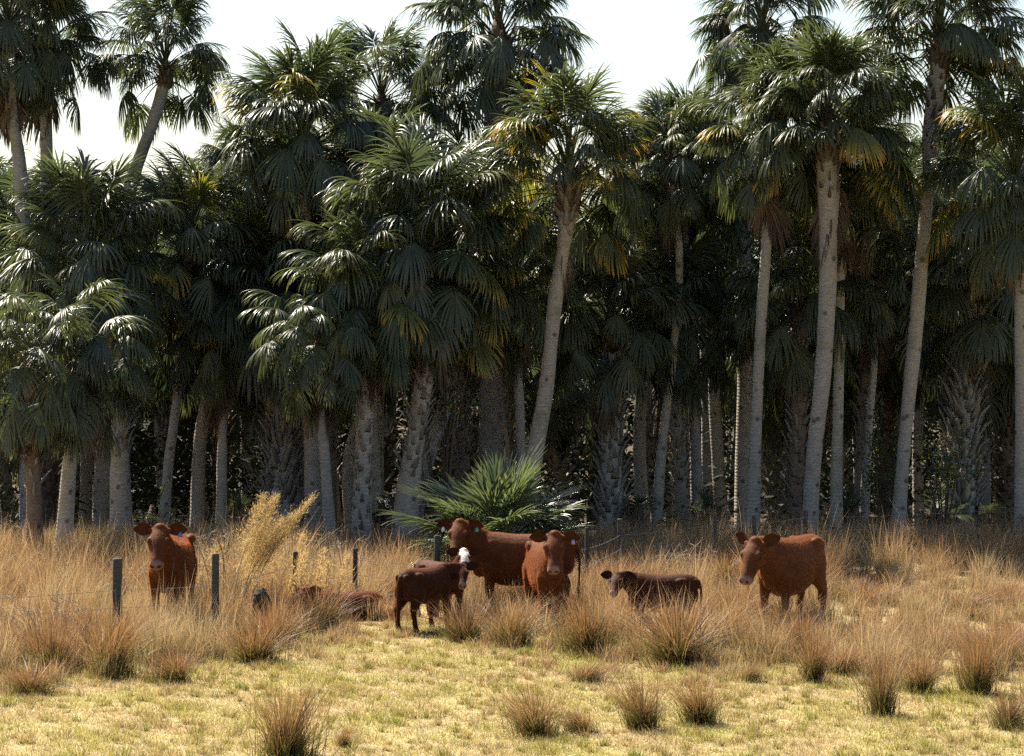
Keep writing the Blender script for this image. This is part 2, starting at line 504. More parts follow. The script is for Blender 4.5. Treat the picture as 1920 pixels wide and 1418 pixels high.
def trunk_np(P, rad, r, nside=14, n=46, rough=.03, knobs=0):
    """P: world-relative centre points, rad: radii; returns MB"""
    S = cr_spline(np.column_stack([P, rad]), n)
    mb = MB()
    V = []
    ph = r.uniform(0, 6.28, 4)
    for i, (x, y, z, q) in enumerate(S):
        q = q * (1 + r.normal(0, rough * .5))
        for k in range(nside):
            a = 2 * math.pi * k / nside
            qq = q * (1 + rough * math.sin(2 * a + ph[0] + i * .35) + rough * .7 * math.sin(3 * a + ph[1] - i * .6))
            V.append((x + qq * math.cos(a), y + qq * math.sin(a), z))
    Q = [(i * nside + k, i * nside + (k + 1) % nside, (i + 1) * nside + (k + 1) % nside, (i + 1) * nside + k) for i in range(n - 1) for k in range(nside)]
    mb.add(V, None, Q)
    return mb, S

PALM_COUNT = [0]
def palm(label, pts, Y=None, crown_r=1.0, n=38, boots=None, boot_mat='boot', mat='trunk', dead=6, yellow=.10, blue=.25, lo=-20, hi=88,
         seed=None, name='cabbage_palm', jacket=None, group='cabbage palms at the front of the grove', yside=None, boot_scale=1.0, open_front=False):
    """pts: (photo x, photo y, width in photo px) from the ground up to the crown; Y: distance"""
    PALM_COUNT[0] += 1
    r = np.random.default_rng(seed if seed is not None else 100 + PALM_COUNT[0])
    Y = (CH - .30) * F / (pts[0][1] - HY) if Y is None else Y * .945
    P, rad = [], []
    for i, (px, py, w) in enumerate(pts):
        p = wp(px, py, Y)
        if i == 0: p.z = float(gz(Y))
        P.append(p); rad.append(w * Y / F / 2)
    root = P[0].copy()
    e = link(name, None, None, None, root)
    e.empty_display_size = .3
    tag(e, label, 'palm tree', group)
    rel = [tuple(p - root) for p in P]
    rel[0] = (rel[0][0], rel[0][1], -.15)
    # a short flare at the foot
    prel = [rel[0]] + rel[1:]
    prad = [rad[0] * 1.18] + rad[1:]
    mb, S = trunk_np(np.array(prel), np.array(prad), r)
    tr = link('trunk', mb.mesh('trunk'), M[mat], e)
    top = Vector(rel[-1])
    cr = link('crown', HEART[int(r.integers(3))], M['boot_brown'], e, top, (0, 0, r.uniform(0, 6.28)), max(.75, rad[-1] / .19))
    czr = cr.rotation_euler.z; cs = cr.scale[0]
    for kind, p, v, yaw, hz, sc, f in frond_layout(r, n, lo, hi, dead):
        s = sc * crown_r / cs
        if open_front and p < 22 and math.sin(yaw + czr) < (-.45 if kind == 'live' else .1): continue
        if kind == 'live':
            o = link('frond', FROND[p, v], None, cr, (0, 0, hz * crown_r / cs * .8), (r.normal(0, .12), r.normal(0, .10), yaw), s)
            yl = yellow * (2.2 if f > .55 else .5)
            if yside is not None and f > .35:
                yl = yellow * (1 + 2.5 * max(0, math.cos(yaw + czr - yside)))
            yl *= .55
            u = r.random()
            mt = 'frond_yellow' if u < yl else ('frond_blue' if u < yl + blue else 'frond')
            if mt != 'frond':
                o.material_slots[0].link = 'OBJECT'; o.material_slots[0].material = M[mt]
        else:
            link('dead_frond', DEAD[v], None, cr, (0, 0, hz), (r.normal(0, .1), r.normal(0, .1), yaw), s)
    if boots:
        z0, z1 = boots                     # photo rows, bottom and top of the booted stretch
        a = 0.0
        zs = S[:, 2]
        za, zb = CH + (HY - z0) * Y / F, CH + (HY - z1) * Y / F
        z = za
        while z < zb:
            i = min(len(S) - 1, int(np.searchsorted(zs, z)))
            x, y, _, q = S[i]
            a += 2.4 + r.normal(0, .12)
            z += .028 / max(.6, boot_scale) * (.17 / max(q, .12)) * 1.15
            o = link('boot', BOOT[int(r.integers(4))], M[boot_mat], tr, (x + math.cos(a) * q * .92, y + math.sin(a) * q * .92, z),
                     (r.normal(0, .15), r.normal(.05, .16), a), r.uniform(.75, 1.2) * boot_scale)
    return e

# ------------------------------------------------------------------ the palms one can tell apart
palm('leaning pale-trunked palm with orange-tipped fan leaves rising behind the low palm clump',
     [(972, 1003, 38), (985, 950, 36), (1000, 865, 34), (1022, 740, 31), (1033, 647, 26), (1041, 560, 28), (1054, 480, 26), (1062, 415, 33), (1066, 370, 42)],
     crown_r=1.16, n=46, mat='trunk_warm', yellow=.34, blue=.10, dead=4, lo=-14, seed=5, open_front=True, boots=(430, 360), yside=math.pi)
palm('thickset palm with reddish bark at the left picture edge',
     [(66, 1030, 32), (63, 900, 28), (60, 800, 27), (58, 700, 26)], crown_r=.95, n=30, mat='trunk_red', boots=(940, 720), boot_scale=.6, blue=.45, yellow=.03, lo=-50, hi=64)
palm('smooth grey palm leaning beside the reddish trunk, low drooping crown',
     [(117, 1018, 34), (128, 900, 28), (140, 780, 25), (148, 690, 24)], crown_r=.95, n=30, blue=.45, yellow=.03, lo=-50, hi=64)
palm('broad round crown on a booted trunk, above the two low crowns at left',
     [(228, 992, 40), (225, 860, 36), (222, 700, 36), (192, 600, 32), (165, 540, 32)], crown_r=1.22, n=46, boots=(860, 600), blue=.35, yellow=.07, dead=10)
palm('wide low crown of arching leaves over a fat trunk with loose boots',
     [(525, 975, 72), (528, 900, 64), (528, 800, 58), (518, 690, 50), (505, 610, 40)], crown_r=1.3, n=50, boots=(940, 720), boot_scale=1.15, blue=.45, yellow=.03, dead=7)
palm('thin smooth leaning trunk with a small drooping crown beside the fat booted trunk',
     [(622, 1014, 24), (612, 900, 21), (603, 780, 19), (596, 660, 18)], crown_r=.85, n=24, blue=.4, yellow=.02, lo=-50, hi=54)
palm('evenly booted straight trunk right of the thin leaning one',
     [(677, 1008, 38), (680, 900, 34), (684, 760, 33), (690, 600, 32)], crown_r=1.05, n=34, boots=(1000, 620), boot_scale=.7, blue=.4, yellow=.03)
palm('thick palm of the forking pair, with the big grey-green crown',
     [(750, 1003, 46), (768, 900, 42), (785, 780, 36), (798, 680, 34), (800, 580, 34), (795, 500, 34)], crown_r=1.32, n=50, boots=(900, 600), boot_scale=.8, mat='trunk_warm', blue=.6, yellow=.03, dead=8)
palm('leaning arm of the forking pair of palms, bent to the right',
     [(764, 996, 34), (790, 900, 30), (822, 800, 29), (848, 700, 27), (880, 590, 25)], Y=55.4, crown_r=1.0, n=32, boots=(960, 640), boot_scale=.7, blue=.4, yellow=.05)
palm('slim grey trunk standing just left of the leaning pale palm',
     [(983, 985, 21), (978, 870, 19), (974, 760, 18), (966, 640, 17), (962, 560, 17)], crown_r=1.0, n=32, blue=.3, yellow=.05, dead=10)
palm('tall crown with yellow-tipped left side and brown hanging leaves, above the low wide crown',
     [(590, 985, 34), (585, 800, 30), (578, 560, 27), (572, 420, 25), (568, 305, 27)], Y=57.5, crown_r=1.26, n=50, yellow=.16, blue=.2, dead=12, yside=math.pi, seed=21)
palm('tall slanting palm against the sky with a dark bulge below its crown',
     [(190, 970, 34), (205, 700, 32), (225, 450, 30), (250, 330, 27), (285, 235, 24), (310, 150, 24)], Y=62, crown_r=1.05, n=36, yellow=.04, blue=.2, dead=7, open_front=True, seed=31)
palm('tall palm cut by the top left corner of the picture',
     [(60, 970, 36), (50, 600, 32), (38, 320, 25), (22, 220, 24), (15, 90, 26)], Y=60, crown_r=1.2, n=44, yellow=.05, blue=.2, dead=10)
palm('companion crown overlapping the corner palm on its right side',
     [(95, 965, 30), (92, 600, 28), (88, 330, 24), (85, 110, 24)], Y=61.5, crown_r=1.0, n=34, yellow=.04, dead=8)
palm('dark crown half hidden behind the tall yellow-tipped crown',
     [(700, 965, 34), (705, 700, 30), (712, 400, 28), (715, 215, 28)], Y=63, crown_r=1.08, n=36, yellow=.04, blue=.2, dead=6)
palm('tall dark-booted palm alone against white sky, left of the leaning pale palm',
     [(920, 968, 44), (922, 700, 42), (926, 400, 42), (930, 220, 46), (934, 110, 44)], Y=61, crown_r=1.28, n=42, boots=(330, 130), boot_mat='boot_brown', boot_scale=.75, yellow=.08, blue=.2, dead=6, seed=77)
palm('slender straight palm with a compact dark crown, first right of the leaning pale palm',
     [(1310, 962, 23), (1303, 820, 20), (1297, 640, 19), (1286, 480, 18), (1278, 420, 26), (1283, 330, 26)], crown_r=.95, n=40, boots=(430, 340), boot_mat='boot_brown', boot_scale=.6, yellow=.02, blue=.3, dead=10, open_front=True)
palm('thin curved trunk crossing behind the slender straight palm',
     [(1228, 980, 21), (1240, 850, 19), (1258, 700, 17), (1272, 560, 15), (1272, 430, 15), (1255, 330, 15)], Y=58.5, crown_r=.85, n=30, yellow=.03, dead=9)
palm('slim grey trunk left of the tall twin trunks, crown mostly hidden with brown leaves',
     [(1408, 995, 27), (1416, 850, 23), (1425, 640, 21), (1436, 470, 20), (1441, 360, 20), (1443, 290, 22)], crown_r=1.0, n=34, dead=12, yellow=.08, blue=.15)
palm('stout tall palm with a dense round crown and yellow-green top',
     [(1514, 1002, 31), (1526, 860, 29), (1543, 700, 31), (1551, 560, 34), (1553, 430, 34), (1553, 350, 44), (1550, 285, 40)], crown_r=1.2, n=56, boots=(380, 310), boot_mat='boot_brown', boot_scale=.65, yellow=.14, blue=.12, dead=9, lo=-12, seed=52, open_front=True)
palm('slim spotted trunk close behind the stout round-crowned palm',
     [(1567, 990, 25), (1569, 860, 22), (1573, 700, 20), (1574, 560, 20), (1578, 440, 20), (1590, 360, 22)], Y=57, crown_r=1.0, n=34, dead=12, yellow=.08)
palm('dark tall crown behind and left of the stout round-crowned palm',
     [(1395, 965, 34), (1398, 700, 32), (1392, 420, 32), (1405, 250, 34), (1428, 90, 34)], Y=62, crown_r=1.12, n=40, boots=(460, 200), boot_mat='boot_brown', boot_scale=.7, yellow=.07, dead=10)
palm('tall spotted leaning palm with dark boots under its crown, near the right edge',
     [(1681, 992, 26), (1694, 850, 25), (1713, 660, 27), (1727, 500, 26), (1741, 340, 25), (1746, 270, 34), (1752, 190, 34), (1760, 110, 32)], crown_r=1.22, n=44, boots=(290, 120), boot_mat='boot_brown', boot_scale=.65, yellow=.05, dead=8, lo=-12, seed=61, open_front=True)
palm('palm at the right picture edge with a yellow-fringed crown',
     [(1915, 1008, 28), (1914, 850, 22), (1912, 640, 20), (1910, 470, 22), (1902, 385, 26)], crown_r=1.2, n=40, yellow=.18, blue=.1, dead=7, yside=math.pi)
palm('very shaggy low palm right of the low palm clump, boots down to the ground',
     [(1144, 988, 46), (1146, 880, 44), (1148, 760, 40), (1146, 640, 36)], Y=58, crown_r=1.1, n=36, boots=(980, 660), boot_scale=1.0, yellow=.03, dead=10, blue=.3)
palm('booted trunk left of the stout tall palm, curled stalks at mid height',
     [(1490, 992, 34), (1494, 880, 34), (1497, 760, 32), (1500, 600, 30)], Y=57.5, crown_r=1.1, n=36, mat='trunk_red', boots=(950, 640), boot_scale=.85, yellow=.04, dead=9, blue=.3)
palm('massive shaggy booted trunk between the spotted leaning palm and the right edge',
     [(1795, 992, 60), (1802, 860, 60), (1812, 720, 56), (1822, 560, 46)], Y=59, crown_r=1.2, n=40, boots=(985, 580), boot_scale=1.1, yellow=.04, dead=10, blue=.3)
palm('grey pole-like trunk behind the spotted leaning palm',
     [(1618, 990, 18), (1628, 820, 16), (1642, 640, 15), (1648, 540, 15)], Y=58.5, crown_r=1.05, n=34, yellow=.05, dead=8, blue=.3)
palm('plain grey trunk in the shade between left cow and golden weed',
     [(415, 990, 22), (416, 880, 19), (418, 760, 18), (420, 640, 18)], Y=57.5, crown_r=1.0, n=32, yellow=.04, dead=8, blue=.4)
palm('tilted grey trunk in the shade right of the broad booted one at left',
     [(305, 990, 22), (315, 880, 19), (330, 760, 18), (345, 600, 18), (350, 500, 18)], Y=57.5, crown_r=1.1, n=36, yellow=.05, dead=8, blue=.3)

# ------------------------------------------------------------------ palms deeper in the grove: trunk and crown each one mesh, shared
def joined_crown(seed, n, ndead):
    r = np.random.default_rng(seed)
    V, T, A, k = [], [], [], 0
    for kind, p, v, yaw, hz, sc, f in frond_layout(r, n, -34, 86, ndead):
        g = FROND_NP[p, v] if kind == 'live' else DEAD_NP[v]
        mtx = Matrix.Rotation(yaw, 3, 'Z') @ Matrix.Rotation(r.normal(0, .1), 3, 'X')
        vv = g[0] @ np.array(mtx).T * sc + np.array([0, 0, hz])
        V.append(vv); T.append(g[1] + k); A.append(g[2] * .8 + (.15 if kind == 'dead' else 0)); k += len(vv)
    me = np_mesh('crown', np.concatenate(V), np.concatenate(T), {'t': np.concatenate(A)})
    me.materials.append(M['frond'])
    return me
CROWNS = [joined_crown(200 + i, n, d) for i, (n, d) in enumerate(((34, 8), (30, 12), (38, 6), (28, 10)))]
def grove_trunk(seed, booted):
    r = np.random.default_rng(seed)
    P = np.array([(0, 0, -.2), (r.normal(0, .1), r.normal(0, .1), 2.0), (r.normal(0, .2), r.normal(0, .2), 4.0), (0, 0, 6.0)])
    rad = np.array([.17, .145, .14, .135]) * (1.12 if booted else 1)
    mb, S = trunk_np(P, rad, r, 12, 30)
    if booted:
        a = 0; z = .3 + 1.2 * r.random()
        while z < 5.6:
            i = min(len(S) - 1, int(np.searchsorted(S[:, 2], z)))
            x, y, _, q = S[i]
            a += 2.4 + r.normal(0, .12); z += .045
            b = BOOT[int(r.integers(4))]
            co = np.empty(len(b.vertices) * 3, np.float32); b.vertices.foreach_get('co', co); co = co.reshape(-1, 3)
            mtx = np.array(Matrix.Rotation(a, 3, 'Z') @ Matrix.Rotation(r.normal(.05, .15), 3, 'Y'))
            tri, qd = [], []
            for pl in b.polygons:
                (qd if len(pl.vertices) == 4 else tri).append(tuple(pl.vertices))
            mb.add(co @ mtx.T * r.uniform(.7, 1.1) + np.array([x + math.cos(a) * q * .9, y + math.sin(a) * q * .9, z]), tri, qd)
    return mb.mesh('trunk')
GT = [grove_trunk(300 + i, b) for i, b in enumerate((False, True, False, True, True, False))]
SKYLINE = np.array([(-600, 300), (-100, 260), (90, 300), (110, 330), (330, 330), (380, 200), (430, 190), (780, 215), (820, 230), (1000, 240), (1080, 260), (1210, 260), (1330, 200), (1900, 250), (2600, 260)], float)
r = np.random.default_rng(909)
placed = []
tries = 0
while len(placed) < 190 and tries < 12000:
    tries += 1
    Y = 56.0 + 42 * r.random() ** 1.2
    X = r.uniform(-26, 19)
    px = 960 + X * F / Y
    if any((X - a) ** 2 + (Y - b) ** 2 < 1.25 ** 2 for a, b in placed): continue
    lim = np.interp(px, SKYLINE[:, 0], SKYLINE[:, 1])
    zmax = CH + (HY - lim) * Y / F - 2.5
    h = min(zmax - .1 * r.random(), r.uniform(3.2, 9.0) if len(placed) % 3 else r.uniform(2.6, 5.2))
    if h < 2.2: continue
    placed.append((X, Y))
    e = link('grove_palm', None, None, None, (X, Y, float(gz(Y)))); e.empty_display_size = .3
    i = int(r.integers(len(GT)))
    tag(e, '%s %s cabbage palm in deep shade behind the front row' % ('tall' if h > 6 else 'low-crowned', 'shaggy booted' if i in (1, 3, 4) else 'smooth-trunked'),
        'palm tree', 'cabbage palms filling the grove behind the front row')
    link('trunk', GT[i], M[('trunk', 'boot', 'trunk', 'boot', 'boot_brown', 'trunk_warm')[i]], e, (0, 0, 0), (r.normal(0, .02), r.normal(0, .03), r.uniform(0, 6.28)), (1, 1, (h - float(gz(Y))) / 6.0))
    ci = int(r.integers(4)); s = r.uniform(.95, 1.3)
    link('crown', CROWNS[ci], M['frond_blue' if r.random() < .3 else 'frond'], e, (0, 0, h - .1 - float(gz(Y))), (0, 0, r.uniform(0, 6.28)), s)

# ------------------------------------------------------------------ low palm clump in the sun
def fan_clump(label, px, base_y, n, size, cat='palm clump', name='young_palm', mats=('frond_blue', 'frond', 'frond_yellow'), seed=1, group=None):
    r = np.random.default_rng(seed)
    Y = ground_Y(base_y)
    e = link(name, None, None, None, ((px - 960) * Y / F, Y, 0)); e.empty_display_size = .3
    tag(e, label, cat, group)
    h = link('heart', HEART[seed % 3], M['boot_brown'], e, (0, 0, .1), (0, 0, 0), .8)
    for i in range(n):
        f = (i + .5) / n
        p = 88 - 62 * f ** 1.25 + r.normal(0, 8)
        q = max(36 if i % 7 else 20, nearest_pitch(p))
        u = r.random()
        m = mats[0] if u < .6 else (mats[1] if u < .94 or f < .35 else mats[2])
        o = link('frond', STIFF[q, int(r.integers(3))], None, h, (r.normal(0, .12), r.normal(0, .12), .05), (r.normal(0, .12), r.normal(0, .12), i * 2.4), size * r.uniform(.55, 1.15) / .8)
        o.material_slots[0].link = 'OBJECT'; o.material_slots[0].material = M[m]
    return e
fan_clump('sunlit trunkless palm clump of stiff fan leaves behind the cattle', 922, 1085, 90, 1.04, seed=4, mats=('frond_silver', 'frond_blue', 'frond_yellow'))
fan_clump('small shaded fan palm clump at the foot of the slender straight palm', 1330, 1000, 12, .5, seed=8, mats=('frond', 'frond_blue', 'frond'))

# ------------------------------------------------------------------ cattle
def coat_material(name, vary=.25):
    m, nt, nodes, L = mat_new(name)
    at = N(nodes, 'ShaderNodeAttribute', attribute_name='Col')
    tc = N(nodes, 'ShaderNodeTexCoord')
    n1 = N(nodes, 'ShaderNodeTexNoise'); n1.inputs['Scale'].default_value = 5; n1.inputs['Detail'].default_value = 6; n1.inputs['Roughness'].default_value = .65
    mp = N(nodes, 'ShaderNodeMapping'); mp.inputs['Scale'].default_value = (30, 30, 9); L.new(tc.outputs['Object'], mp.inputs[0])
    n2 = N(nodes, 'ShaderNodeTexNoise'); n2.inputs['Scale'].default_value = 1.6; n2.inputs['Detail'].default_value = 4
    L.new(tc.outputs['Object'], n1.inputs['Vector']); L.new(mp.outputs[0], n2.inputs['Vector'])
    r1 = ramp(nodes, [(.3, (.72, .70, .68)), (.5, (1, 1, 1)), (.72, (1.22, 1.2, 1.15))]); L.new(n1.outputs['Fac'], r1.inputs[0])
    c = mix_rgb(nodes, L, 1.0, at.outputs['Color'], r1.outputs[0], 'MULTIPLY')
    b = N(nodes, 'ShaderNodeBump'); b.inputs['Strength'].default_value = .45; b.inputs['Distance'].default_value = .012; L.new(n2.outputs['Fac'], b.inputs['Height'])
    p = N(nodes, 'ShaderNodeBsdfPrincipled'); p.inputs['Roughness'].default_value = .7; p.inputs['Specular IOR Level'].default_value = .12
    p.inputs['Sheen Weight'].default_value = .3; p.inputs['Sheen Roughness'].default_value = .3; p.inputs['Sheen Tint'].default_value = (1, .45, .2, 1)
    o = N(nodes, 'ShaderNodeOutputMaterial'); L.new(c, p.inputs['Base Color']); L.new(b.outputs[0], p.inputs['Normal']); L.new(p.outputs[0], o.inputs[0])
    return m
M['coat'] = coat_material('cattle_coat')
M['hair'] = attr_leaf('cattle_hair', .7, .5, (2.2, 1.6, 1.1), .15, .05)

def remeshed(mb, voxel, smooth_it):
    me = mb.mesh('body_src', True)
    o = bpy.data.objects.new('tmp', me); COL.objects.link(o)
    md = o.modifiers.new('r', 'REMESH'); md.mode = 'VOXEL'; md.voxel_size = voxel
    sm = o.modifiers.new('s', 'SMOOTH'); sm.factor = .5; sm.iterations = smooth_it
    dg = bpy.context.evaluated_depsgraph_get()
    ev = o.evaluated_get(dg)
    res = bpy.data.meshes.new_from_object(ev, depsgraph=dg)
    bpy.data.objects.remove(o); bpy.data.meshes.remove(me)
    n = len(res.vertices)
    co = np.empty(n * 3, np.float32); res.vertices.foreach_get('co', co); co = co.reshape(-1, 3).astype(float)
    res.calc_loop_triangles()
    nt_ = len(res.loop_triangles)
    tr = np.empty(nt_ * 3, np.int32); res.loop_triangles.foreach_get('vertices', tr)
    bpy.data.meshes.remove(res)
    return co, tr.reshape(-1, 3)

def cow(name, label, px, Y, yaw, s=1.0, calf=False, neck=(0, 38, .50), head=(0, 50), col=(.24, .072, .024), dark=.0, lying=False,
        tags=(), white_face=False, seed=1, ear=(.12, .25), cat='cow', leg_shift=(0, 0, 0, 0), voxel=.021, group=None, legs=1.0, girth=1.0):
    r = np.random.default_rng(seed)
    b = MB()
    V3 = Vector
    lz = -.62 if lying else 0.0
    slim = (.84 if calf else 1.04) * girth
    # trunk: (x, centre z, half width, half height)
    st = [(-.83, 1.06, .06, .07), (-.79, 1.04, .15, .17), (-.70, 1.00, .215, .26), (-.55, .975, .26, .315), (-.36, .945, .285, .345),
          (-.12, .905, .32, .375), (.12, .895, .325, .385), (.34, .91, .30, .385), (.54, .955, .255, .36), (.70, .985, .20, .30), (.80, 1.0, .13, .21), (.85, 1.0, .05, .08)]
    if calf:
        lz -= .10
        st = [(x * .86, z + .02, hw * .82, hh * .88) for x, z, hw, hh in st]
    else:
        st = [(x, z - .035 * (hh > .3), hw * 1.05 * girth, hh * (1.06 if hh > .3 else 1.02)) for x, z, hw, hh in st]
    nside = 22
    VV = []
    for x, z, hw, hh in st:
        for k in range(nside):
            a = 2 * math.pi * k / nside
            ca, sa = math.cos(a), math.sin(a)
            y = hw * math.copysign(abs(sa) ** .85, sa) * (1 - .22 * max(0, ca) ** 2)
            VV.append((x, y, z + hh * math.copysign(abs(ca) ** .9, ca) + lz))
    m = len(st)
    Q = [(i * nside + k, (i + 1) * nside + k, (i + 1) * nside + (k + 1) % nside, i * nside + (k + 1) % nside) for i in range(m - 1) for k in range(nside)]
    VV += [(st[0][0] - .01, 0, st[0][1] + lz), (st[-1][0] + .01, 0, st[-1][1] + lz)]
    T = [(m * nside, k, (k + 1) % nside) for k in range(nside)] + [(m * nside + 1, (m - 1) * nside + (k + 1) % nside, (m - 1) * nside + k) for k in range(nside)]
    b.add(VV, T, Q)
    fx = .86 if calf else 1.0
    # hip bones, pin bones, shoulder blades, withers
    for sy in (-1, 1):
        b.ball((-.44 * fx, sy * .215 * slim, 1.185 + lz - (.05 if calf else 0)), (.12, .075 * slim, .07))
        b.ball((-.76 * fx, sy * .11 * slim, 1.12 + lz), (.08, .055, .07))
        b.ball((.50 * fx, sy * .165 * slim, .95 + lz), (.17, .095 * slim, .27 * slim), Matrix.Rotation(-.25, 3, 'Y'))
    b.ball((.42 * fx, 0, (1.21 if not calf else 1.17) + lz), (.30, .09, .085))
    # legs
    if not lying:
        lb0 = len(b.v)
        ki = 0
        for sy in (-1, 1):
            d = leg_shift[ki]; ki += 1
            y0 = sy * .165 * slim
            b.tube([(.50 * fx, sy * .13 * slim, 1.0), (.52 * fx, sy * .185 * slim, .78), (.50 * fx + d * .4, y0 * 1.08, .62), (.52 * fx + d * .7, y0, .42), (.52 * fx + d * .8, y0, .36),
                    (.515 * fx + d, y0, .22), (.52 * fx + d, y0, .13), (.545 * fx + d, y0, .075), (.565 * fx + d, y0, .0)],
                   [(.06, .08), (.09, .12), (.075, .09), (.058, .062), (.052, .056), (.041, .043), (.046, .049), (.045, .05), (.06, .065)], 12, up=(1, 0, 0))
        for sy in (-1, 1):
            d = leg_shift[ki]; ki += 1
            y0 = sy * .17 * slim
            b.tube([(-.52 * fx, sy * .14 * slim, 1.02), (-.50 * fx, sy * .175 * slim, .84), (-.50 * fx + d * .2, y0 * 1.12, .70), (-.60 * fx + d * .5, y0 * 1.05, .57), (-.685 * fx + d * .8, y0, .47),
                    (-.68 * fx + d * .85, y0, .40), (-.66 * fx + d, y0, .25), (-.64 * fx + d, y0, .13), (-.615 * fx + d, y0, .075), (-.595 * fx + d, y0, .0)],
                   [(.07, .16), (.12, .225), (.105, .17), (.075, .11), (.058, .075), (.052, .064), (.043, .047), (.05, .053), (.047, .052), (.06, .066)], 12, up=(1, 0, 0))
            b.ball((-.68 * fx, sy * .12 * slim, .86), (.13, .10, .22), Matrix.Rotation(.15, 3, 'Y'))
    else:
        for sy in (-1, 1):
            b.tube([(.45, sy * .18 * slim, .35), (.62, sy * .22 * slim, .12), (.80, sy * .2 * slim, .07), (.55, sy * .16 * slim, .05)], [.11, .065, .05, .045], 10)
            b.tube([(-.45, sy * .18 * slim, .35), (-.25, sy * .30 * slim, .16), (-.55, sy * .33 * slim, .08), (-.30, sy * .36 * slim, .05)], [(.14, .2), .10, .06, .05], 10)
    if calf and not lying:
        for k_ in range(lb0, len(b.v)): b.v[k_] = b.v[k_] * np.array([1, 1, .90])
    # tail
    tz = 1.13 + lz
    if not lying:
        b.tube([(-.74 * fx, 0, tz + .02), (-.83 * fx, 0, tz), (-.885 * fx, .01, tz - .12), (-.90 * fx, .015, tz - .35), (-.89 * fx, .02, tz - .58), (-.885 * fx, .02, tz - .74), (-.88 * fx, .02, tz - .90)],
               [.05, .042, .032, .026, .024, .04, .018], 8, up=(0, 1, 0))
    # neck
    ny, npch, nl = neck
    if calf: nl *= .82
    n0 = V3((.36 * fx, 0, 1.0 + lz)); n1 = V3((.66 * fx, 0, 1.06 + lz))
    nd = V3((math.cos(R(npch)) * math.cos(R(ny)), math.cos(R(npch)) * math.sin(R(ny)), math.sin(R(npch))))
    poll = n1 + nd * nl
    pts = [n0, n0.lerp(n1, .6)]
    for t in (.15, .4, .65, .88, 1.0):
        pts.append((n1.lerp(poll, t)) + V3((0, 0, .02 * math.sin(t * math.pi))))
    k = slim
    b.tube(pts, [(.11 * k, .20 * k), (.16 * k, .27 * k), (.165 * k, .275 * k), (.135 * k, .225 * k), (.115 * k, .185 * k), (.105 * k, .15 * k), (.08 * k, .10 * k)], 16)
    # brisket
    b.ball((.68 * fx, 0, .74 + lz), (.13 * k, .10 * k, .17 * k))
    # head
    hy, hp = head
    f = V3((math.cos(R(hp)) * math.cos(R(hy)), math.cos(R(hp)) * math.sin(R(hy)), -math.sin(R(hp))))
    sd = V3((0, 0, 1)).cross(f).normalized()
    up = f.cross(sd).normalized()
    hs = 1.0 if calf else 1.17
    hw_ = 1.0
    def hp_(t, y=0, z=0):
        return poll + (f * t + sd * y + up * z) * hs
    HS = [(-.09, -.06, .05, .05), (-.05, -.045, .088, .085), (.02, -.045, .108, .115), (.09, -.055, .125, .128), (.16, -.062, .128, .132), (.22, -.064, .112, .124), (.29, -.066, .088, .107),
          (.36, -.068, .078, .094), (.42, -.07, .083, .088), (.465, -.072, .084, .078), (.495, -.072, .066, .060), (.505, -.072, .03, .03)]
    hv = []
    ns = 18
    for t, dz, hw, hh in HS:
        for q in range(ns):
            a = 2 * math.pi * q / ns
            ca, sa = math.cos(a), math.sin(a)
            hv.append(hp_(t, hw * math.copysign(abs(sa) ** .85, sa) * (1 - .16 * max(0, -ca)), dz + hh * math.copysign(abs(ca) ** .85, ca)))
    m = len(HS)
    Q = [(i * ns + q, (i + 1) * ns + q, (i + 1) * ns + (q + 1) % ns, i * ns + (q + 1) % ns) for i in range(m - 1) for q in range(ns)]
    hv += [hp_(-.095, 0, -.06), hp_(.51, 0, -.072)]
    T = [(m * ns, q, (q + 1) % ns) for q in range(ns)] + [(m * ns + 1, (m - 1) * ns + (q + 1) % ns, (m - 1) * ns + q) for q in range(ns)]
    b.add(hv, T, Q)
    Rh = Matrix((f, sd, up)).transposed()
    for sy in (-1, 1):
        b.ball(hp_(.13, sy * .075, -.12), tuple(x * hs for x in (.10, .045, .075)), Rh)          # jaw
        b.ball(hp_(.155, sy * .108, .022), tuple(x * hs for x in (.055, .03, .034)), Rh)         # brow
        b.ball(hp_(.475, sy * .048, -.045), tuple(x * hs for x in (.034, .03, .028)), Rh)        # nostril wing
        b.tube([hp_(.0, sy * .06, -.02), hp_(-.02, sy * .12, 0), hp_(-.025, sy * .15, .005)], [.04 * hs, .032 * hs, .02 * hs], 8)   # ear root
    b.ball(hp_(.44, 0, -.125), tuple(x * hs for x in (.055, .055, .035)), Rh)                    # chin
    b.ball(hp_(-.03, 0, .035), tuple(x * hs for x in (.06, .075, .05)), Rh)                      # poll tuft
    co, tri = remeshed(b, voxel, 4)
    # colours
    c0 = np.array(col)
    C = np.tile(c0, (len(co), 1))
    rel = co - np.array(poll)
    ht = rel @ np.array(f) / hs; hyy = rel @ np.array(sd) / hs; hz = rel @ np.array(up) / hs
    inhead = (np.abs(hyy) < .17) & (hz > -.26) & (hz < .12) & (ht > -.1) & (ht < .56)
    muz = np.clip((ht - .425) / .04, 0, 1) * inhead * (np.abs(hyy) < .11)
    C = C * (1 - muz[:, None]) + np.array((.24, .145, .11)) * muz[:, None]
    for sy in (-1, 1):
        nd2 = (ht - .498) ** 2 + (hyy - sy * .042) ** 2 + (hz + .048) ** 2
        C[nd2 < .021 ** 2] = (.02, .012, .01)
        ey = np.sqrt((ht - .158) ** 2 + (hyy - sy * .127) ** 2 + (hz + .004) ** 2)
        C[ey < .036] *= .35
    mouth = (np.abs(hz + .118) < .008) & (ht > .40) & inhead
    C[mouth] *= .3
    if white_face:
        wf = (inhead & (np.abs(hyy) < .085 + .02 * np.sin(ht * 30)) & (hz > -.14) & (ht < .30))
        C[wf] = (.72, .68, .62)
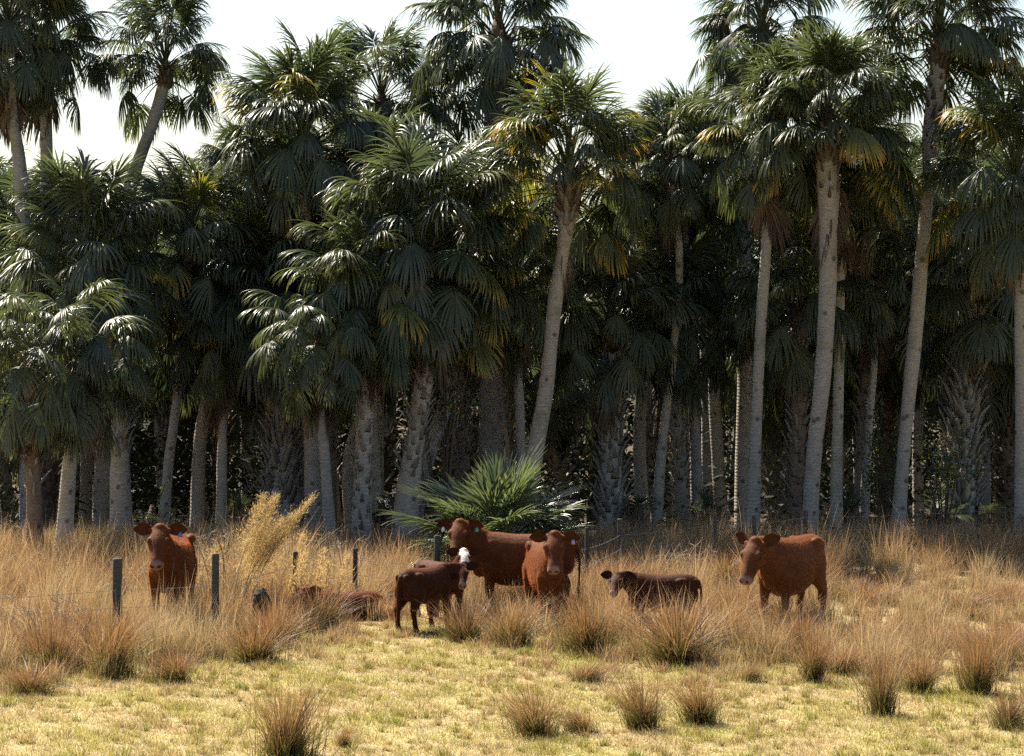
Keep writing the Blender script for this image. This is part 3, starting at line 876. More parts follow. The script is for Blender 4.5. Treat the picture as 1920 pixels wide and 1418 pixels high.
    if not lying:
        hoof = co[:, 2] < .055
        C[hoof] = (.035, .028, .025)
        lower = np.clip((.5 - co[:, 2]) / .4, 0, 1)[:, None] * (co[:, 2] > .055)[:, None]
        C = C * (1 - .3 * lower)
    C *= (1 - dark)
    V_all, T_all, C_all = [co], [tri], [C]
    n = len(co)
    # ears: cupped, thick, part of the same skin
    eu, ebk = ear
    tagpts = {}
    for sy in (-1, 1):
        fw = (f + up * .85).normalized()
        ax = (sd * sy * .95 + V3((0, 0, eu)) - V3((f.x, f.y, 0)).normalized() * ebk).normalized()
        wd = ax.cross(fw if sy > 0 else -fw).normalized()
        if wd.dot(up) < 0: wd = -wd
        fr_ = wd.cross(ax).normalized()
        if fr_.dot(fw) < 0: fr_ = -fr_
        Ln, Wn = (.25 if calf else .21) * hs, (.088 if calf else .078) * hs
        root = hp_(-.022, sy * .115, .0)
        nu, nv = 9, 7
        G = []
        for lay in (0, 1):
            for i in range(nu):
                u = i / (nu - 1)
                w_ = Wn * (math.sin(math.pi * min(1, (u * .86 + .16))) ** .7) * (1 if u < .97 else .35)
                for j in range(nv):
                    v = -1 + 2 * j / (nv - 1)
                    cup = .035 * hs * (v * v - .6) * (1 - .6 * u) + .02 * u * u * hs
                    p = root + ax * (Ln * u) + wd * (v * w_ - .018 * u * u * hs) + fr_ * (cup + (-.007 * hs if lay else .007 * hs) * (1 - abs(v) ** 3) * (1 - u ** 4))
                    G.append(tuple(p))
        tt = []
        for lay in (0, 1):
            for i in range(nu - 1):
                for j in range(nv - 1):
                    a = lay * nu * nv + i * nv + j
                    tt += [(a, a + 1, a + nv + 1), (a, a + nv + 1, a + nv)]
        cc = np.tile(c0 * (1 - dark), (len(G), 1))
        cc[:nu * nv] *= .7  # inner face of the ear darker, its shade put into the colour
        V_all.append(np.array(G)); T_all.append(np.array(tt) + n); C_all.append(cc); n += len(G)
        tagpts[sy] = root + ax * Ln * .55 - wd * Wn * .75 + fr_ * .022
    Vn = np.concatenate(V_all); Tn = np.concatenate(T_all); Cn = np.concatenate(C_all)
    off = Matrix.Rotation(R(yaw), 3, 'Z') @ (poll * s)           # px is where the top of the head stands
    root_o = link(name, None, None, None, ((px - 960) * (Y + off.y) / F - off.x, Y, 0), (0, 0, R(yaw)), s); root_o.empty_display_size = .3
    tag(root_o, label, cat, group)
    Vn[:, 2] *= legs
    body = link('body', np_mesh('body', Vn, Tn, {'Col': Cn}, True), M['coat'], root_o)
    # eyes
    for sy in (-1, 1):
        eb = MB(); eb.ball((0, 0, 0), .021 * hs)
        p = hp_(.160, sy * .120, -.004); p.z *= legs
        link('eye', eb.mesh('eye'), M['eye'], root_o, p)
    for sy, mt in tags:
        tb = MB()
        p = tagpts[sy]
        tb.add([(-.035, 0, 0), (.035, 0, 0), (.038, 0, -.06), (-.038, 0, -.06), (-.035, .004, 0), (.035, .004, 0), (.038, .004, -.06), (-.038, .004, -.06),
                (-.012, 0, .03), (.012, 0, .03), (.012, .004, .03), (-.012, .004, .03)],
               None, [(0, 1, 2, 3), (7, 6, 5, 4), (0, 4, 5, 1), (1, 5, 6, 2), (2, 6, 7, 3), (3, 7, 4, 0), (8, 9, 1, 0), (11, 4, 5, 10), (8, 0, 4, 11), (9, 10, 5, 1), (8, 11, 10, 9)])
        o = link('ear_tag', tb.mesh('ear_tag', False), M[mt], root_o, (p.x, p.y, p.z * legs), (0, 0, R(hy) + math.pi / 2), .8)
    # coat of short hairs
    A_, B_, C3 = Vn[Tn[:, 0]], Vn[Tn[:, 1]], Vn[Tn[:, 2]]
    nr = np.cross(B_ - A_, C3 - A_); ar = np.linalg.norm(nr, axis=1); nr = nr / (ar[:, None] + 1e-12)
    nh = 42000 if not calf else 24000
    pick = r.choice(len(Tn), nh, p=ar / ar.sum())
    w1, w2 = r.random(nh), r.random(nh); fl = w1 + w2 > 1; w1[fl] = 1 - w1[fl]; w2[fl] = 1 - w2[fl]
    P = A_[pick] + (B_ - A_)[pick] * w1[:, None] + (C3 - A_)[pick] * w2[:, None]
    nn = nr[pick]
    hc = Cn[Tn[pick, 0]]
    flow = np.tile(np.array([-.7, 0, -.5]), (nh, 1)) + r.normal(0, .35, (nh, 3))
    d = nn * .5 + flow * .9; d /= np.linalg.norm(d, axis=1)[:, None]
    ln = r.uniform(.013, .028, nh) * (1.15 if calf else 1)
    relp = P - np.array(poll)
    top = (np.abs(relp @ np.array(f) - .02) < .11 * hs) & (relp @ np.array(up) > -.04 * hs)
    ln[top] *= 1.7
    mz = (relp @ np.array(f)) / hs
    ln[(mz > .42) & (np.linalg.norm(relp, axis=1) < .6)] *= .25
    sdv = np.cross(d, r.normal(0, 1, (nh, 3))); sdv /= np.linalg.norm(sdv, axis=1)[:, None]
    HV = np.stack([P + sdv * .0012, P - sdv * .0012, P + d * ln[:, None]], 1).reshape(-1, 3)
    HC = np.repeat(np.minimum(hc * r.uniform(1.0, 1.5, (nh, 1)) * np.array([1, 1.05, 1.0]), .8), 3, axis=0)
    hairo = link('coat_hair', np_mesh('coat_hair', HV, np.arange(nh * 3).reshape(-1, 3), {'Col': HC}), M['hair'], root_o)
    hairo['kind'] = 'stuff'
    return root_o

RED = (.098, .030, .0082)
DK = (.044, .0130, .0054)
cow('red_cow', 'red cow staring out head-on from behind the two nearest fence posts', 300, 39.4, -92, s=1.04, girth=.88, col=RED, neck=(0, 42, .52), head=(0, 46), tags=((1, 'tag_blue'),), seed=1, ear=(.12, .15), group='red cattle in the meadow')
cow('red_cow', 'red cow standing side-on with its head turned, white and green ear tags', 862, 40.6, 174, s=.97, girth=.9, col=RED, neck=(30, 44, .50), head=(84, 44), tags=((-1, 'tag_white'), (1, 'tag_green')), seed=2, ear=(.0, .1), group='red cattle in the meadow')
cow('red_cow', 'slender young red cow facing out in front of the side-on cow', 1040, 39.2, -80, s=.97, girth=.70, col=RED, neck=(-6, 46, .50), head=(-14, 48), tags=((1, 'tag_lilac'),), seed=3, ear=(.02, .12), leg_shift=(.08, -.06, -.05, .1), group='red cattle in the meadow')
cow('red_cow', 'stocky red cow standing apart at right with its head lowered slightly', 1416, 39.0, -122, s=1.04, girth=.84, col=(.100, .033, .0098), neck=(-2, 24, .47), head=(-2, 52), seed=4, ear=(.55, .45), leg_shift=(.05, -.05, .08, -.06), group='red cattle in the meadow')
cow('red_calf', 'dark red calf seen from behind, looking back over its shoulder', 864, 38.7, 54, s=.78, calf=True, neck=(-32, 20, .47), head=(-138, 32), col=DK, seed=5, ear=(.25, .1), cat='calf', leg_shift=(.06, -.06, .1, -.05), voxel=.017, group='calves in the meadow')
cow('red_calf', 'white-faced calf peeping out from behind the dark red calf', 870, 40.1, -50, s=.74, calf=True, neck=(-6, 62, .60), head=(-36, 36), col=(.06, .017, .0075), white_face=True, seed=6, ear=(.1, .1), cat='calf', voxel=.017, group='calves in the meadow')
cow('red_calf', 'dark calf deep in tall grass, big ears spread, between the cows', 1158, 38.4, 176, s=.72, calf=True, neck=(14, 26, .46), head=(78, 34), col=DK, seed=7, ear=(.10, .1), cat='calf', voxel=.017, group='calves in the meadow')
cow('red_calf', 'small red calf lying half hidden in grass behind the golden weed', 570, 40.0, -150, s=.84, calf=True, lying=True, legs=.88, neck=(10, 48, .46), head=(30, 50), col=(.085, .025, .009), seed=8, ear=(.25, .2), cat='calf', voxel=.017, group='calves in the meadow')

# ------------------------------------------------------------------ barbed wire fence
fe_pts = [(220, 1047, 19), (403, 1038, 15), (553, 1034, 10), (665, 1028, 10), (817, 1004, 12), (1100, 989, 10), (1163, 973, 13), (1342, 964, 9), (1416, 966, 10), (1511, 957, 12), (1832, 948, 8), (1990, 944, 9)]
fence = link('barbed_wire_fence', None, None, None, wp(220, 1047, 37.2)); fence.location.z = 0; fence.empty_display_size = .3
tag(fence, 'barbed wire fence on weathered wooden posts running along the meadow to the grove', 'fence')
r = np.random.default_rng(31)
FP = []
f0 = np.array(fence.location)
for px, py, w in fe_pts:
    hgt = r.uniform(1.17, 1.24) - (.2 if 500 < px < 700 else 0) - .28 * min(1, max(0, (px - 1000) / 400))
    Y = (CH - hgt) * F / (py - HY)
    p = Vector(((px - 960) * Y / F, Y, 0)); rad = w * Y / F / 2 * (1 if px < 1000 else .8)
    mb = MB()
    lean = (r.normal(0, .012), r.normal(0, .012))
    zs = [-.3, 0, .3, .6, .9, hgt - .015, hgt]
    mb.tube([(lean[0] * z, lean[1] * z, z) for z in zs], [rad * q * (1 + r.normal(0, .02)) for q in (1.04, 1.03, 1.0, .99, .97, .96, .86)], 10)
    link('post', mb.mesh('post'), M['post'], fence, tuple(np.array(p) - f0), (0, 0, r.uniform(0, 6)))
    FP.append((p, rad, hgt))
left = FP[0][0] + (FP[0][0] - FP[1][0]) * 1.0
left = Vector((-9.6, 34.6, 0))
allp = [(left, .06, 1.2)] + FP
for wz in (.80, .56, .32):
    mb = MB()
    for (a, ra, _), (b_, rb, _) in zip(allp[:-1], allp[1:]):
        a2 = a + Vector((0, -ra, wz)); b2 = b_ + Vector((0, -rb, wz))
        n = 7
        L = (b2 - a2).length
        pts = [a2.lerp(b2, i / n) - Vector((0, 0, .018 * L * .5 * math.sin(math.pi * i / n))) for i in range(n + 1)]
        mb.tube([p - fence.location for p in pts], .0032, 5, cap=False)
        for k in range(int(L / .13)):
            t = (k + .5) * .13 / L
            c = a2.lerp(b2, t) - Vector((0, 0, .018 * L * .5 * math.sin(math.pi * t))) - fence.location
            dv = Vector((r.normal(0, .3), r.normal(0, 1), r.normal(0, 1))).normalized() * .014
            mb.tube([c - dv, c + dv], .0022, 4, cap=False)
    link('wire', mb.mesh('wire'), M['wire'], fence)
mb = MB()
mb.tube([(0, 0, -.2), (0, 0, .4), (.01, 0, .9), (.02, 0, 1.2)], [.07, .065, .062, .055], 10)
link('post', mb.mesh('post'), M['post'], fence, tuple(np.array(left) - f0))

# ------------------------------------------------------------------ grass
def blades_mixed(r, P, h, w, ld, lean, cb, ct, levels):
    """most blades with one level fewer, to keep the count of faces down"""
    pick = r.random(len(P)) < .25
    V, T, C, k = [], [], [], 0
    for m_, lv_ in ((pick, levels), (~pick, levels - 1)):
        v, t, c = blades(r, P[m_], h[m_], w[m_], ld[m_], lean[m_], cb[m_], ct[m_], lv_)
        V.append(v); T.append(t + k); C.append(c); k += len(v)
    return np.concatenate(V), np.concatenate(T), np.concatenate(C)

def blades(r, P, h, w, lean_dir, lean, cb, ct, levels=3, curl=.6):
    """P: (n,3) roots; returns verts, tris, colours; a strip of levels quads ending in a point"""
    n = len(P)
    ang = r.uniform(0, 2 * np.pi, n)
    sx = np.stack([np.cos(ang), np.sin(ang), np.zeros(n)], 1)
    rows = []
    cols = []
    for k in range(levels + 1):
        f = k / levels
        off = lean_dir * (lean * h)[:, None] * (f ** (1 + curl))
        z = h * f * np.sqrt(np.clip(1 - (lean * f * .8) ** 2, .15, 1))
        c = P + off + np.stack([np.zeros(n), np.zeros(n), z], 1)
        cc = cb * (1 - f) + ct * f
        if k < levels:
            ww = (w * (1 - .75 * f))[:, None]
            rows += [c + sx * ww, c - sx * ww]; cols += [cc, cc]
        else:
            rows += [c]; cols += [cc]
    V = np.stack(rows, 1); C = np.stack(cols, 1)
    m = 2 * levels + 1
    t = []
    for k in range(levels - 1):
        a = 2 * k
        t += [(a, a + 1, a + 3), (a, a + 3, a + 2)]
    a = 2 * (levels - 1)
    t += [(a, a + 1, a + 2)]
    T = np.array(t)[None] + (np.arange(n) * m)[:, None, None]
    return V.reshape(-1, 3), T.reshape(-1, 3), C.reshape(-1, 3)

BOUND = np.array([(-800, 1300), (0, 1292), (350, 1278), (420, 1238), (600, 1215), (700, 1185), (830, 1188), (900, 1205), (1050, 1232), (1200, 1248), (1300, 1262), (1500, 1276), (1700, 1292), (1920, 1312), (2700, 1320)], float)
def to_px(P):
    return 960 + P[:, 0] * F / P[:, 1], HY + CH * F / P[:, 1]
def smooth_noise(x, y, seed, sc):
    rr = np.random.default_rng(seed)
    out = np.zeros_like(x)
    for k in range(6):
        a, b, c = rr.normal(0, 1.0 / sc, 2).tolist() + [rr.uniform(0, 6.28)]
        out += np.sin(a * x * 2.2 + b * y * 2.2 + c)
    return out / 2.6

# short pasture in front
r = np.random.default_rng(71)
n = 580000
P = np.stack([r.uniform(-8.8, 8.8, n), 22.5 + 17 * r.random(n), np.zeros(n)], 1)
px, py = to_px(P)
P = P[(py > np.interp(px, BOUND[:, 0], BOUND[:, 1]) - 45) & (np.abs(P[:, 0]) < P[:, 1] * .192 + 1.8)]
n = len(P)
nz3 = smooth_noise(P[:, 0], P[:, 1], 23, .10)
nz = smooth_noise(P[:, 0], P[:, 1], 5, 1.0); nz2 = smooth_noise(P[:, 0], P[:, 1], 9, .35)
green = np.clip(.45 + .34 * nz + .3 * nz2 + r.normal(0, .25, n), 0, 1)[:, None]
dry = np.where(r.random((n, 1)) < .6, np.array([[.54, .43, .24]]), np.array([[.40, .285, .15]]))
ct = dry * (1 - green) + np.array([[.38, .375, .09]]) * green
bare = smooth_noise(P[:, 0], P[:, 1], 29, .22) + .6 * smooth_noise(P[:, 0], P[:, 1], 31, .07)
ct = ct * (np.clip(.95 + .22 * nz3, .6, 1.25) * r.uniform(.7, 1.25, n))[:, None]
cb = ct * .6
h = r.uniform(.02, .08, n) * (1 + .75 * np.clip(nz3 + .5 * nz2, -1, 1.3)) * (1 + .9 * (r.random(n) < .05))
h = h * np.where(bare > .85, .35, 1)
lean = np.where(r.random(n) < .3, 1.25, r.uniform(.2, 1.05, n))
a = r.uniform(0, 6.28, n)
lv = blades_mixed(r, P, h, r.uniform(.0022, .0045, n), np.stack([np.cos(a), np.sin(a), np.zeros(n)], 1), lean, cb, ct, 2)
ncl = 3000
CP = np.stack([r.uniform(-8.8, 8.8, ncl), 22.5 + 17 * r.random(ncl), np.zeros(ncl)], 1)
px, py = to_px(CP)
CP = CP[(py > np.interp(px, BOUND[:, 0], BOUND[:, 1]) - 20) & (np.abs(CP[:, 0]) < CP[:, 1] * .192 + 1.3)]; ncl = len(CP)
idx = np.repeat(np.arange(ncl), 46); n = len(idx)
a = r.uniform(0, 6.28, n); q = np.abs(r.normal(0, .045, n)) * r.uniform(.6, 2.0, ncl)[idx]
P = CP[idx] + np.stack([np.cos(a) * q, np.sin(a) * q, np.zeros(n)], 1)
g = np.clip(r.normal(.45, .4, ncl), 0, 1)[idx][:, None]
ct = (np.array([[.50, .37, .18]]) * (1 - g) + np.array([[.27, .31, .05]]) * g) * r.uniform(.6, 1.2, (n, 1))
dv = np.stack([np.cos(a), np.sin(a), np.zeros(n)], 1)
l2 = blades(r, P, (r.uniform(.04, .15, ncl))[idx] * r.uniform(.4, 1.1, n), r.uniform(.002, .0045, n), dv, r.uniform(.1, .9, n), ct * .4, ct, 2)
lv = (np.concatenate([lv[0], l2[0]]), np.concatenate([lv[1], l2[1] + len(lv[0])]), np.concatenate([lv[2], l2[2]]))
tag(link('pasture_grass', np_mesh('pasture_grass', lv[0], lv[1], {'Col': lv[2]}), M['grass']), 'short yellow-green pasture grass across the foreground', 'grass', kind='stuff')

# tall dry meadow grass, in bunches
def meadow_height(px, py):
    h = np.full(len(px), .58)
    left = np.clip((640 - px) / 120, 0, 1) * np.clip((py - 1030) / 40, 0, 1)
    h += .16 * left
    h += .12 * np.clip((px - 1050) / 100, 0, 1) * np.clip((1095 - py) / 20, 0, 1)
    right = np.clip((px - 1540) / 80, 0, 1) * np.clip((py - 1070) / 25, 0, 1) * np.clip((1250 - py) / 40, 0, 1)
    h -= .28 * right
    calfspot = np.exp(-(((px - 800) / 70) ** 2 + ((py - 1180) / 22) ** 2))
    h -= .42 * calfspot
    h -= .28 * np.exp(-(((px - 1465) / 95) ** 2 + ((py - 1185) / 26) ** 2)) + .22 * np.exp(-(((px - 1035) / 55) ** 2 + ((py - 1175) / 22) ** 2))
    h += .12 * np.exp(-(((px - 1210) / 70) ** 2 + ((py - 1180) / 22) ** 2)) - .12 * np.exp(-(((px - 575) / 45) ** 2 + ((py - 1150) / 30) ** 2))
    edge = np.interp(px, BOUND[:, 0], BOUND[:, 1]) - py
    h *= np.clip(.35 + edge / 70, .3, 1)
    h *= 1 - .45 * np.clip((1050 - py) / 30, 0, 1)
    return np.clip(h, .10, .9)
r = np.random.default_rng(72)
nc = 2300
CP = np.stack([r.uniform(-12.5, 12.5, nc * 3), 31.5 + 22.5 * r.random(nc * 3) ** .9, np.zeros(nc * 3)], 1)
px, py = to_px(CP)
edge = np.interp(px, BOUND[:, 0], BOUND[:, 1]) - py + 22 * smooth_noise(CP[:, 0], CP[:, 1], 41, .5)
ok = (edge > -26 * r.random(nc * 3) ** 2) & (np.abs(CP[:, 0]) < CP[:, 1] * .192 + 1.5)
CP = CP[ok][:nc]; nc = len(CP)
px, py = to_px(CP)
ch = meadow_height(px, py) * r.uniform(.5, 1.35, nc)
reddish = np.clip(.5 + .35 * smooth_noise(CP[:, 0], CP[:, 1], 13, 1.2) + r.normal(0, .2, nc), 0, 1)
greenish = np.clip(-.15 + .45 * smooth_noise(CP[:, 0], CP[:, 1], 17, .8) + r.normal(0, .2, nc), 0, .8)
nb = 130
idx = np.repeat(np.arange(nc), nb)
n = len(idx)
ra = np.abs(r.normal(0, .12, n)); an = r.uniform(0, 6.28, n)
P = CP[idx] + np.stack([np.cos(an) * ra, np.sin(an) * ra, np.zeros(n)], 1)
h = ch[idx] * r.uniform(.35, 1.15, n)
ld = np.stack([np.cos(an), np.sin(an), np.zeros(n)], 1) + r.normal(0, .5, (n, 3)) * [1, 1, 0] + np.array([.25, -.1, 0])
ld /= np.linalg.norm(ld, axis=1)[:, None]
lean = np.clip(np.abs(r.normal(.28, .22, n)) + ra * .6, 0, 1.0)
t1 = np.array([.385, .295, .19]); t2 = np.array([.30, .175, .11]); t3 = np.array([.21, .205, .085])
rd = reddish[idx][:, None]; gr = greenish[idx][:, None]
ct = (t1 * (1 - rd) + t2 * rd) * (1 - gr * .8) + t3 * gr * .8
ct = ct * r.uniform(.75, 1.3, (n, 1))
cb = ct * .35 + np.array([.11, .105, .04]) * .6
stalk = r.random(n) < .10
h = np.where(stalk, h * 1.25, h); ct = np.where(stalk[:, None], ct * 1.3, ct)
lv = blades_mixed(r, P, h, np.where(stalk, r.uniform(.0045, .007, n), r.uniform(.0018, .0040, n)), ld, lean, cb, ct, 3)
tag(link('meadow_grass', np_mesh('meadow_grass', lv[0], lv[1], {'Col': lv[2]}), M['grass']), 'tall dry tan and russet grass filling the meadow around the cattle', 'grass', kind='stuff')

# bunchgrass tufts that stand out one by one
def tuft_mesh(seed, nb=420):
    r = np.random.default_rng(seed)
    wind = r.normal(0, .45, 2)
    stiff = r.uniform(.7, 1.5)
    ra = np.abs(r.normal(0, .10, nb)); an = r.uniform(0, 6.28, nb)
    P = np.stack([np.cos(an) * ra, np.sin(an) * ra, np.zeros(nb)], 1)
    ld = np.stack([np.cos(an) + wind[0], np.sin(an) + wind[1], np.zeros(nb)], 1) + r.normal(0, .45, (nb, 3)) * [1, 1, 0]
    ld /= np.linalg.norm(ld, axis=1)[:, None]
    long = r.random(nb) < .62
    h = np.where(long, r.uniform(.45, 1.0, nb), r.uniform(.2, .5, nb))
    lean = np.clip(np.where(long, np.abs(r.normal(.28, .25, nb)) * stiff, r.uniform(.3, .98, nb)), 0, 1)
    tan = np.where(r.random((nb, 1)) < .5, np.array([[.30, .175, .09]]), np.array([[.24, .115, .06]]))
    ct = np.where(long[:, None], tan, np.array([[.17, .16, .045]])) * r.uniform(.7, 1.25, (nb, 1))
    cb = np.where(r.random((nb, 1)) < .6, np.array([[.075, .095, .024]]), np.array([[.11, .07, .035]])) * r.uniform(.7, 1.2, (nb, 1))
    v, t, c = blades(r, P, h, r.uniform(.0022, .0045, nb), ld, lean, cb, ct, 4)
    return np_mesh('grass_tuft', v, t, {'Col': c})
TUFT = [tuft_mesh(80 + i, 600 + 50 * (i % 5)) for i in range(10)]
def tuft(px, by, hp, wp_, label, i, group='bunchgrass tufts on the pasture'):
    Y = ground_Y(by)
    sc = hp * Y / F / .92; sx = wp_ * Y / F / .55
    o = link('grass_tuft', TUFT[i % 10], M['grass'], None, ((px - 960) * Y / F, Y, 0), (0, 0, i * 1.7), (sx, sx, sc))
    tag(o, label, 'grass tuft', group)
    return o
TL = [(537, 1424, 155, 150, 'biggest russet bunchgrass tuft, standing at the bottom edge'),
      (1000, 1378, 112, 115, 'dense bunchgrass tuft in the lower middle of the pasture'),
      (1088, 1372, 48, 75, 'small flattened tuft just right of the dense middle tuft'),
      (1203, 1368, 118, 90, 'leaning tuft right of the small flattened tuft'),
      (1312, 1356, 98, 95, 'tuft with a green foot below and left of the stocky cow'),
      (1652, 1342, 145, 85, 'upright tuft with long thin straws below right of the stocky cow'),
      (1892, 1366, 82, 85, 'low tuft near the lower right picture corner'),
      (1832, 1300, 125, 95, 'full tuft above the low corner tuft at right'),
      (1722, 1298, 88, 80, 'broad tuft between the upright straw tuft and the full right tuft'),
      (1525, 1278, 110, 65, 'narrow tuft straight below the stocky cow'),
      (1100, 1226, 125, 140, 'wide tuft in front of the slender young cow'),
      (960, 1210, 105, 105, 'tuft with a dark green foot between calf and slender cow'),
      (872, 1202, 82, 110, 'pale rounded tuft beside the front legs of the dark red calf'),
      (205, 1268, 145, 105, 'tall dark tuft below the thickest fence post'),
      (1270, 1246, 140, 150, 'tall tuft in front of the calf in deep grass'),
      (1405, 1278, 40, 55, 'small round green tuft left below the stocky cow'),
      (1180, 1160, 80, 90, 'tuft hiding the feet of the calf in deep grass'),
      (60, 1300, 60, 110, 'low green tuft at the left edge of the pasture'),
      (330, 1278, 70, 80, 'greenish tuft below the second fence post'),
      (480, 1240, 90, 110, 'straggling tuft where meadow meets pasture below the stump'),
      (95, 1262, 120, 120, 'tangled brown tuft left of the tall dark tuft'),
      (645, 1400, 45, 30, 'thin wispy tuft right of the biggest russet tuft'),
      (1100, 1278, 40, 90, 'flat green tuft in the middle of the pasture')]
for i, (px, by, hp, w_, lab) in enumerate(TL):
    tuft(px, by, hp, w_, lab, i)
r = np.random.default_rng(73)
k = 0
while k < 64:
    px, by = r.uniform(10, 1910), r.uniform(1095, 1265)
    if by > np.interp(px, BOUND[:, 0], BOUND[:, 1]) - 15: continue
    if abs(px - 805) < 75 and by > 1140: continue
    if 230 < px < 370 and by > 1150 and by < 1200: continue
    hgt = r.uniform(.45, .75) * 125 * (.55 if (px > 1560 and by < 1230) else 1)
    tuft(px, by, hgt, r.uniform(70, 120), 'tan bunchgrass clump among the tall meadow grass', int(r.integers(100)), 'bunchgrass clumps in the meadow')
    k += 1

# ------------------------------------------------------------------ golden weed, stump, brambles, shrubs
def feathery(name, label, px, base_y, top_y, nst, spread, lean, seed, cat='weed', tops=.55, col=((.44, .36, .22), (.33, .25, .14)), fl=5200, thick=.13):
    r = np.random.default_rng(seed)
    Y = ground_Y(base_y)
    hgt = (base_y - top_y) * Y / F
    e = link(name, None, None, None, ((px - 960) * Y / F, Y, 0)); e.empty_display_size = .3
    tag(e, label, cat)
    VV, TT, CC, k = [], [], [], 0
    for s in range(nst):
        x0, y0 = r.normal(0, spread * .4), r.normal(0, spread * .4)
        hh = hgt * r.uniform(.66, 1.0) if s else hgt
        dx = lean * hh * r.uniform(.6, 1.2) + r.normal(0, .05)
        f = np.linspace(0, 1, 8)
        pts = np.stack([x0 + dx * f ** 1.7, y0 + .05 * f * r.normal(), hh * f * .97], 1)
        mb = MB(); mb.tube([tuple(p) for p in pts], [.008 * (1.1 - .9 * q) for q in f], 5, cap=False)
        link('stem', mb.mesh('stem'), M['twig'], e)
        nf = fl // nst
        u = 1 - (1 - tops) * (1 - r.random(nf) ** .8) if tops < 1 else r.random(nf)
        u = tops + (1 - tops) * r.random(nf)
        B = np.stack([np.interp(u, f, pts[:, j]) for j in range(3)], 1)
        an = r.uniform(0, 6.28, nf)
        rad = np.abs(r.normal(0, thick, nf)) * np.clip(1.25 - (u - tops) / (1 - tops), .15, 1)
        B = B + np.stack([np.cos(an) * rad, np.sin(an) * rad, r.normal(0, .03, nf) + rad * .6], 1)
        d = np.stack([np.cos(an) * .6 + lean * .8, np.sin(an) * .6, np.full(nf, .7)], 1) + r.normal(0, .4, (nf, 3))
        d /= np.linalg.norm(d, axis=1)[:, None]
        L = r.uniform(.02, .07, nf)[:, None]
        sv = np.cross(d, r.normal(0, 1, (nf, 3))); sv /= np.linalg.norm(sv, axis=1)[:, None]
        w_ = r.uniform(.002, .0048, nf)[:, None]
        VV.append(np.stack([B + sv * w_, B - sv * w_, B + d * L], 1).reshape(-1, 3))
        TT.append(np.arange(nf * 3).reshape(-1, 3) + k); k += nf * 3
        cc = np.where(r.random((nf, 1)) < .7, np.array([col[0]]), np.array([col[1]])) * r.uniform(.7, 1.3, (nf, 1))
        CC.append(np.repeat(cc, 3, axis=0))
    link('plume', np_mesh('plume', np.concatenate(VV), np.concatenate(TT), {'Col': np.concatenate(CC)}), M['plume'], e)
    return e
feathery('dog_fennel', 'tall golden feathery weed leaning right beside the fence', 452, 1172, 922, 10, .42, .42, 401, fl=13000, tops=.55, thick=.12)
feathery('dog_fennel', 'low golden weed spreading at the foot of the tall golden one', 470, 1150, 1000, 9, .9, .10, 402, fl=9000, tops=.35, thick=.16)
feathery('dog_fennel', 'shorter golden sprig right of the tall golden weed', 580, 1165, 1030, 5, .5, .16, 405, fl=3500, tops=.4, thick=.1)
feathery('dry_weed', 'pale dry weed in shade at the foot of the slim grey trunk', 1442, 1015, 962, 5, .5, .02, 403, fl=2600, tops=.3, col=((.36, .27, .15), (.27, .2, .11)))
feathery('dry_weed', 'grey-green bushy weed under the slender straight palm', 1318, 1018, 955, 8, .8, .02, 404, fl=5200, tops=.15, col=((.16, .16, .06), (.20, .16, .08)), thick=.18)
feathery('dry_weed', 'brown brushy weed at the right edge below the grove', 1860, 1035, 945, 9, 1.1, .02, 406, fl=6000, tops=.2, col=((.17, .12, .07), (.12, .09, .06)), thick=.2)

mb = MB()
r = np.random.default_rng(55)
Y = 37.9
mb.tube([(0, 0, -.1), (0, 0, .1), (.02, 0, .3), (.03, 0, .48), (.02, 0, .58), (.03, 0, .66), (.05, 0, .70)], [.19, .17, .145, .135, .12, .085, .03], 14)
co = np.concatenate(mb.v); co[:, :2] *= 1 + .10 * np.sin(co[:, 2:3] * 17 + np.arctan2(co[:, 1:2], co[:, 0:1]) * 3); mb.v = [co]
st = link('tree_stump', mb.mesh('tree_stump'), M['moss'], None, ((487 - 960) * Y / F, Y, 0))
tag(st, 'dark mossy stump in the grass between the golden weed and second post', 'stump')

def bramble(label, px, base_y, hgt, nst, reach, seed):
    r = np.random.default_rng(seed)
    Y = ground_Y(base_y)
    e = link('bramble', None, None, None, ((px - 960) * Y / F, Y, 0)); e.empty_display_size = .3
    tag(e, label, 'bramble', 'dry brambles')
    for s in range(nst):
        a = r.uniform(0, 6.28); L = reach * r.uniform(.5, 1.1); hh = hgt * r.uniform(.5, 1.05)
        b0 = np.array([r.normal(0, .25), r.normal(0, .15), 0])
        f = np.linspace(0, 1, 9)
        pts = np.stack([b0[0] + math.cos(a) * L * f ** 1.3, b0[1] + .4 * math.sin(a) * L * f ** 1.3, hh * np.sin(f * 2.3) / .99], 1) + r.normal(0, .02, (9, 3)) * f[:, None]
        mb = MB(); mb.tube([tuple(p) for p in pts], [.009 * (1.1 - q * .85) for q in f], 5, cap=False)
        for k in range(9):
            q = int(r.integers(3, 9)); p = pts[q]
            d = r.normal(0, 1, 3); d[2] = abs(d[2]) * .8; d /= np.linalg.norm(d)
            l2 = r.uniform(.08, .28)
            mb.tube([tuple(p), tuple(p + d * l2 * .5 + r.normal(0, .02, 3)), tuple(p + d * l2)], [.004, .003, .0015], 4, cap=False)
        link('cane', mb.mesh('cane'), M['twig'], e)
bramble('tangle of bare arching canes between left cow and golden weed', 395, 1150, 1.25, 13, 1.2, 501)
bramble('low dry canes in the grass left of the thickest fence post', 120, 1225, .75, 12, 1.1, 502)
bramble('dry canes in front of the shaded trunks right of the golden weed', 640, 1110, .95, 10, 1.0, 503)
bramble('dry pale canes in the tall grass left of the stocky cow', 1310, 1105, .85, 9, .8, 504)

